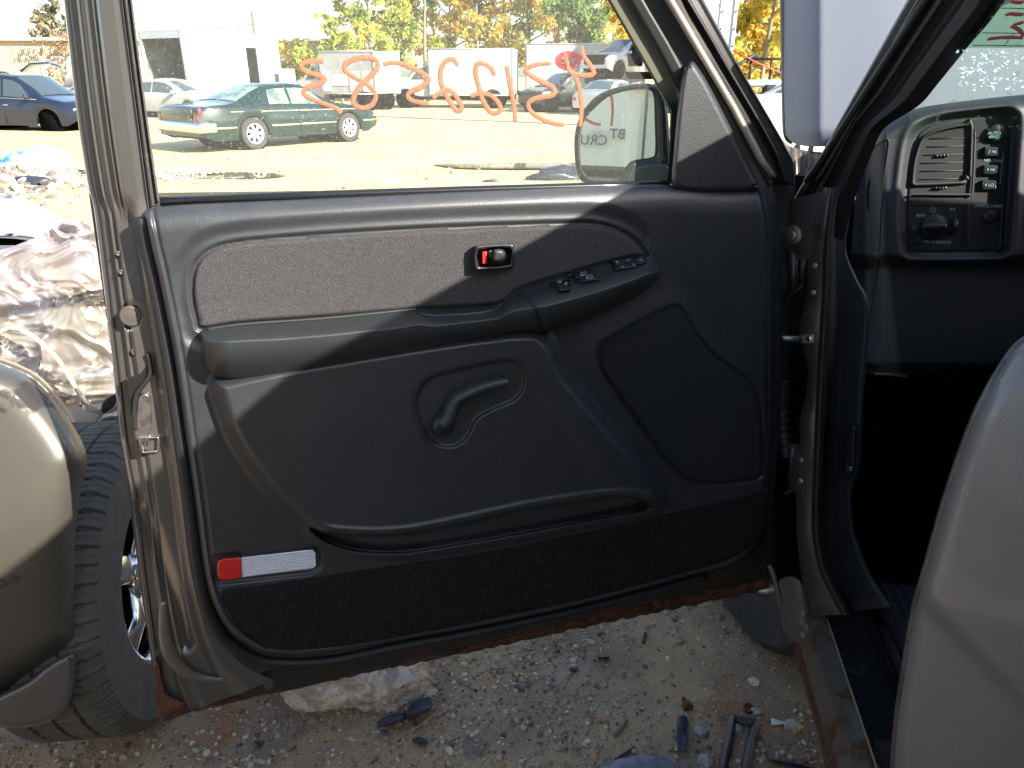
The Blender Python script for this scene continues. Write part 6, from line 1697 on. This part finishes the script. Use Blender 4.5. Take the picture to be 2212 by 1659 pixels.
def tree(name, label, x, y, h, cr, cols, seed, nleaf=5000, base=.25, leaf=.13, group='autumn trees behind the yard', sparse=1.0):
    rg = np.random.default_rng(seed)
    t = thing(name, label, 'tree', (x, y, 0), 0, group)
    parts = []
    tips = []
    lean = rg.uniform(-.04, .04, 2)
    top = np.array([lean[0] * h, lean[1] * h, h * .93])
    tr = [np.array([0, 0, 0]), top * .35 + [rg.uniform(-.1, .1), 0, 0], top * .7 + [rg.uniform(-.2, .2), 0, 0], top]
    parts.append(tube(smooth_line(tr, 4), list(np.linspace(h * .014 + .03, .02, 13)), 7))
    nb = 20
    for k in range(nb):
        u = base + (1 - base) * (k + .5) / nb * .95
        p0 = top * u
        a = rg.uniform(0, 6.28); L = cr * (1.05 - .75 * abs(u - .5) ** 1.3 * 1.2) * rg.uniform(.6, 1.15)
        e = p0 + np.array([math.cos(a) * L, math.sin(a) * L, L * rg.uniform(.25, .9)])
        mdl = (p0 + e) / 2 + [0, 0, -.08 * L]
        parts.append(tube([p0, mdl, e], [h * .005 + .012, h * .003 + .008, .006], 5))
        for q_ in (mdl, e, (mdl + e) / 2, e + rg.normal(0, .25, 3)):
            tips.append((q_, cr * rg.uniform(.16, .34)))
        for s_ in range(2):
            e2 = e + rg.normal(0, .35 * cr * .5, 3)
            parts.append(tube([mdl, e2], [.012, .004], 4)); tips.append((e2, cr * rg.uniform(.14, .26)))
    mesh_obj('trunk', join(*parts), bark, t, local=True)
    C = np.array([c_[0] for c_ in tips]); Rr = np.array([c_[1] for c_ in tips])
    cc = (np.array([cols[rg.integers(len(cols))] for _ in tips]) * 1.15 + .03) * rg.uniform(.75, 1.25, (len(tips), 1))
    idx = rg.integers(len(tips), size=nleaf)
    d = rg.normal(0, 1, (nleaf, 3)); d /= np.linalg.norm(d, axis=1)[:, None]
    P_ = C[idx] + d * (Rr[idx] * rg.random(nleaf) ** .45)[:, None] * [1, 1, .8]
    P_[:, 2] = np.maximum(P_[:, 2], .3)
    a = rg.normal(0, 1, (nleaf, 3)); a /= np.linalg.norm(a, axis=1)[:, None]
    b = rg.normal(0, 1, (nleaf, 3)); b -= a * np.sum(a * b, 1)[:, None]; b /= np.linalg.norm(b, axis=1)[:, None]
    s = leaf * rg.uniform(.6, 1.4, (nleaf, 1))
    V = np.stack([P_ - a * s, P_ - b * s * .6, P_ + a * s, P_ + b * s * .6], 1).reshape(-1, 3)
    F = np.arange(nleaf * 4).reshape(-1, 4)
    cl_ = np.repeat(cc[idx] * rg.uniform(.7, 1.3, (nleaf, 1)), 4, 0)
    mesh_obj('crown', (V, F), LM, t, local=True, smooth=False, cols=np.clip(cl_, 0, 1))
    return t
YG = [(.38, .38, .06), (.30, .35, .06), (.46, .40, .07), (.20, .27, .06)]
GR = [(.08, .15, .03), (.11, .19, .04), (.16, .22, .05)]
OR = [(.50, .38, .10), (.49, .42, .11), (.42, .40, .12), (.5, .31, .08)]
YE = [(.58, .45, .06), (.52, .44, .07), (.42, .40, .07), (.55, .36, .05)]
TL_ = [
 # px, Y, height, crown, colours, leaves, label
 (738, 46, 4.8, .85, YG, 1500, 'slim pale-leaved young tree standing alone at the left end of the wood', .15),
 (800, 50, 9.0, 2.0, YG, 5200, 'tall yellow-green tree at the left end of the wood, behind the utility truck', .12),
 (862, 54, 10.5, 2.4, YG + YE, 6000, 'tall golden-green tree with a pale trunk right of the utility truck', .12),
 (925, 52, 9.8, 2.2, YG + GR, 5600, 'green and yellow tree behind the nose of the box van', .12),
 (975, 58, 8.8, 2.4, YE, 5000, 'golden tree with a thin top behind the box van', .15),
 (1030, 54, 9.2, 1.9, YE + OR, 4200, 'orange and gold tree behind the middle of the box van', .15),
 (1082, 57, 10.8, 2.3, YE + YG, 5200, 'tall thinning golden tree behind the rear of the box van', .2),
 (1140, 56, 10.6, 2.1, OR + YG, 3600, 'thin orange-brown tree with bare upper branches, left of the dense green one', .25),
 (1200, 54, 11.0, 2.3, OR, 4600, 'burnt orange tree rising above the red oval badge', .3),
 (1245, 49, 6.6, 1.7, GR, 6500, 'dense dark green round tree above the trailer', .05),
 (1285, 55, 10.8, 2.0, OR + YE, 4200, 'orange tree right of the dense green tree', .15),
 (1330, 58, 9.5, 1.8, YE, 3000, 'pale golden tree next to the raked door frame', .2),
 (640, 52, 3.2, 1.2, YE, 1600, 'low yellow bush between the long cargo body and the utility truck', .05),
 (690, 50, 3.0, 1.2, YG, 1800, 'low green-yellow bush beside the utility truck cab', .05),
 (1640, 34, 7.2, 1.7, YE, 5200, 'bright yellow tree beside the brown pole in the gap', .05),
 (1672, 37, 9.2, 1.9, OR + YE, 6000, 'tall orange-brown tree in the gap next to the raised hood', .05),
 (1618, 40, 6.0, 1.3, YE, 3600, 'small gold tree left of the brown pole in the gap', .05),
 (140, 75, 7.6, 1.8, [(.2, .18, .12), (.16, .17, .09)], 2500, 'grey-green treetop over the beige building', .2),
 (-20, 40, 12, 2.0, OR, 3000, 'orange tree at the top left corner of the photo', .4),
 (150, 56.5, 4.6, 1.6, [(.3, .22, .15), (.34, .24, .08)], 500, 'bare brushy shrub against the beige building wall', .1)]
for i, (px, Y, h, cr, cols, nl, lab, bs_) in enumerate(TL_):
    tree('tree' if h > 4 else 'bush', lab, near_y(px, Y), Y, h, cr, cols, 100 + i, nl, bs_, leaf=.15 if Y < 65 else .2)
# ================================================================== light
w = bpy.data.worlds.new('World'); SC.world = w; w.use_nodes = True
nt = w.node_tree; nt.nodes.clear()
sky = nt.nodes.new('ShaderNodeTexSky'); sky.sky_type = 'NISHITA'; sky.sun_disc = False
sky.sun_elevation = SUNEL; sky.sun_rotation = SUNAZ; sky.air_density = 1.0; sky.dust_density = 1.6; sky.ozone_density = 1.0
bg = nt.nodes.new('ShaderNodeBackground'); bg.inputs['Strength'].default_value = .115
out = nt.nodes.new('ShaderNodeOutputWorld')
nt.links.new(sky.outputs[0], bg.inputs['Color']); nt.links.new(bg.outputs[0], out.inputs['Surface'])
sl = bpy.data.lights.new('sun', 'SUN'); sl.energy = 4.6; sl.angle = math.radians(.53); sl.color = (1, .93, .82)
so = bpy.data.objects.new('sun', sl); COL.objects.link(so)
so.rotation_euler = Vector([float(c_) for c_ in -SUN]).to_track_quat('-Z', 'Y').to_euler()
vs = SC.view_settings
vs.view_transform = 'Standard'; vs.look = 'None'; vs.exposure = 1.75; vs.gamma = 1; vs.use_curve_mapping = False
SC.display_settings.display_device = 'sRGB'
SC.cycles.max_bounces = 10; SC.cycles.transparent_max_bounces = 16; SC.cycles.use_denoising = True
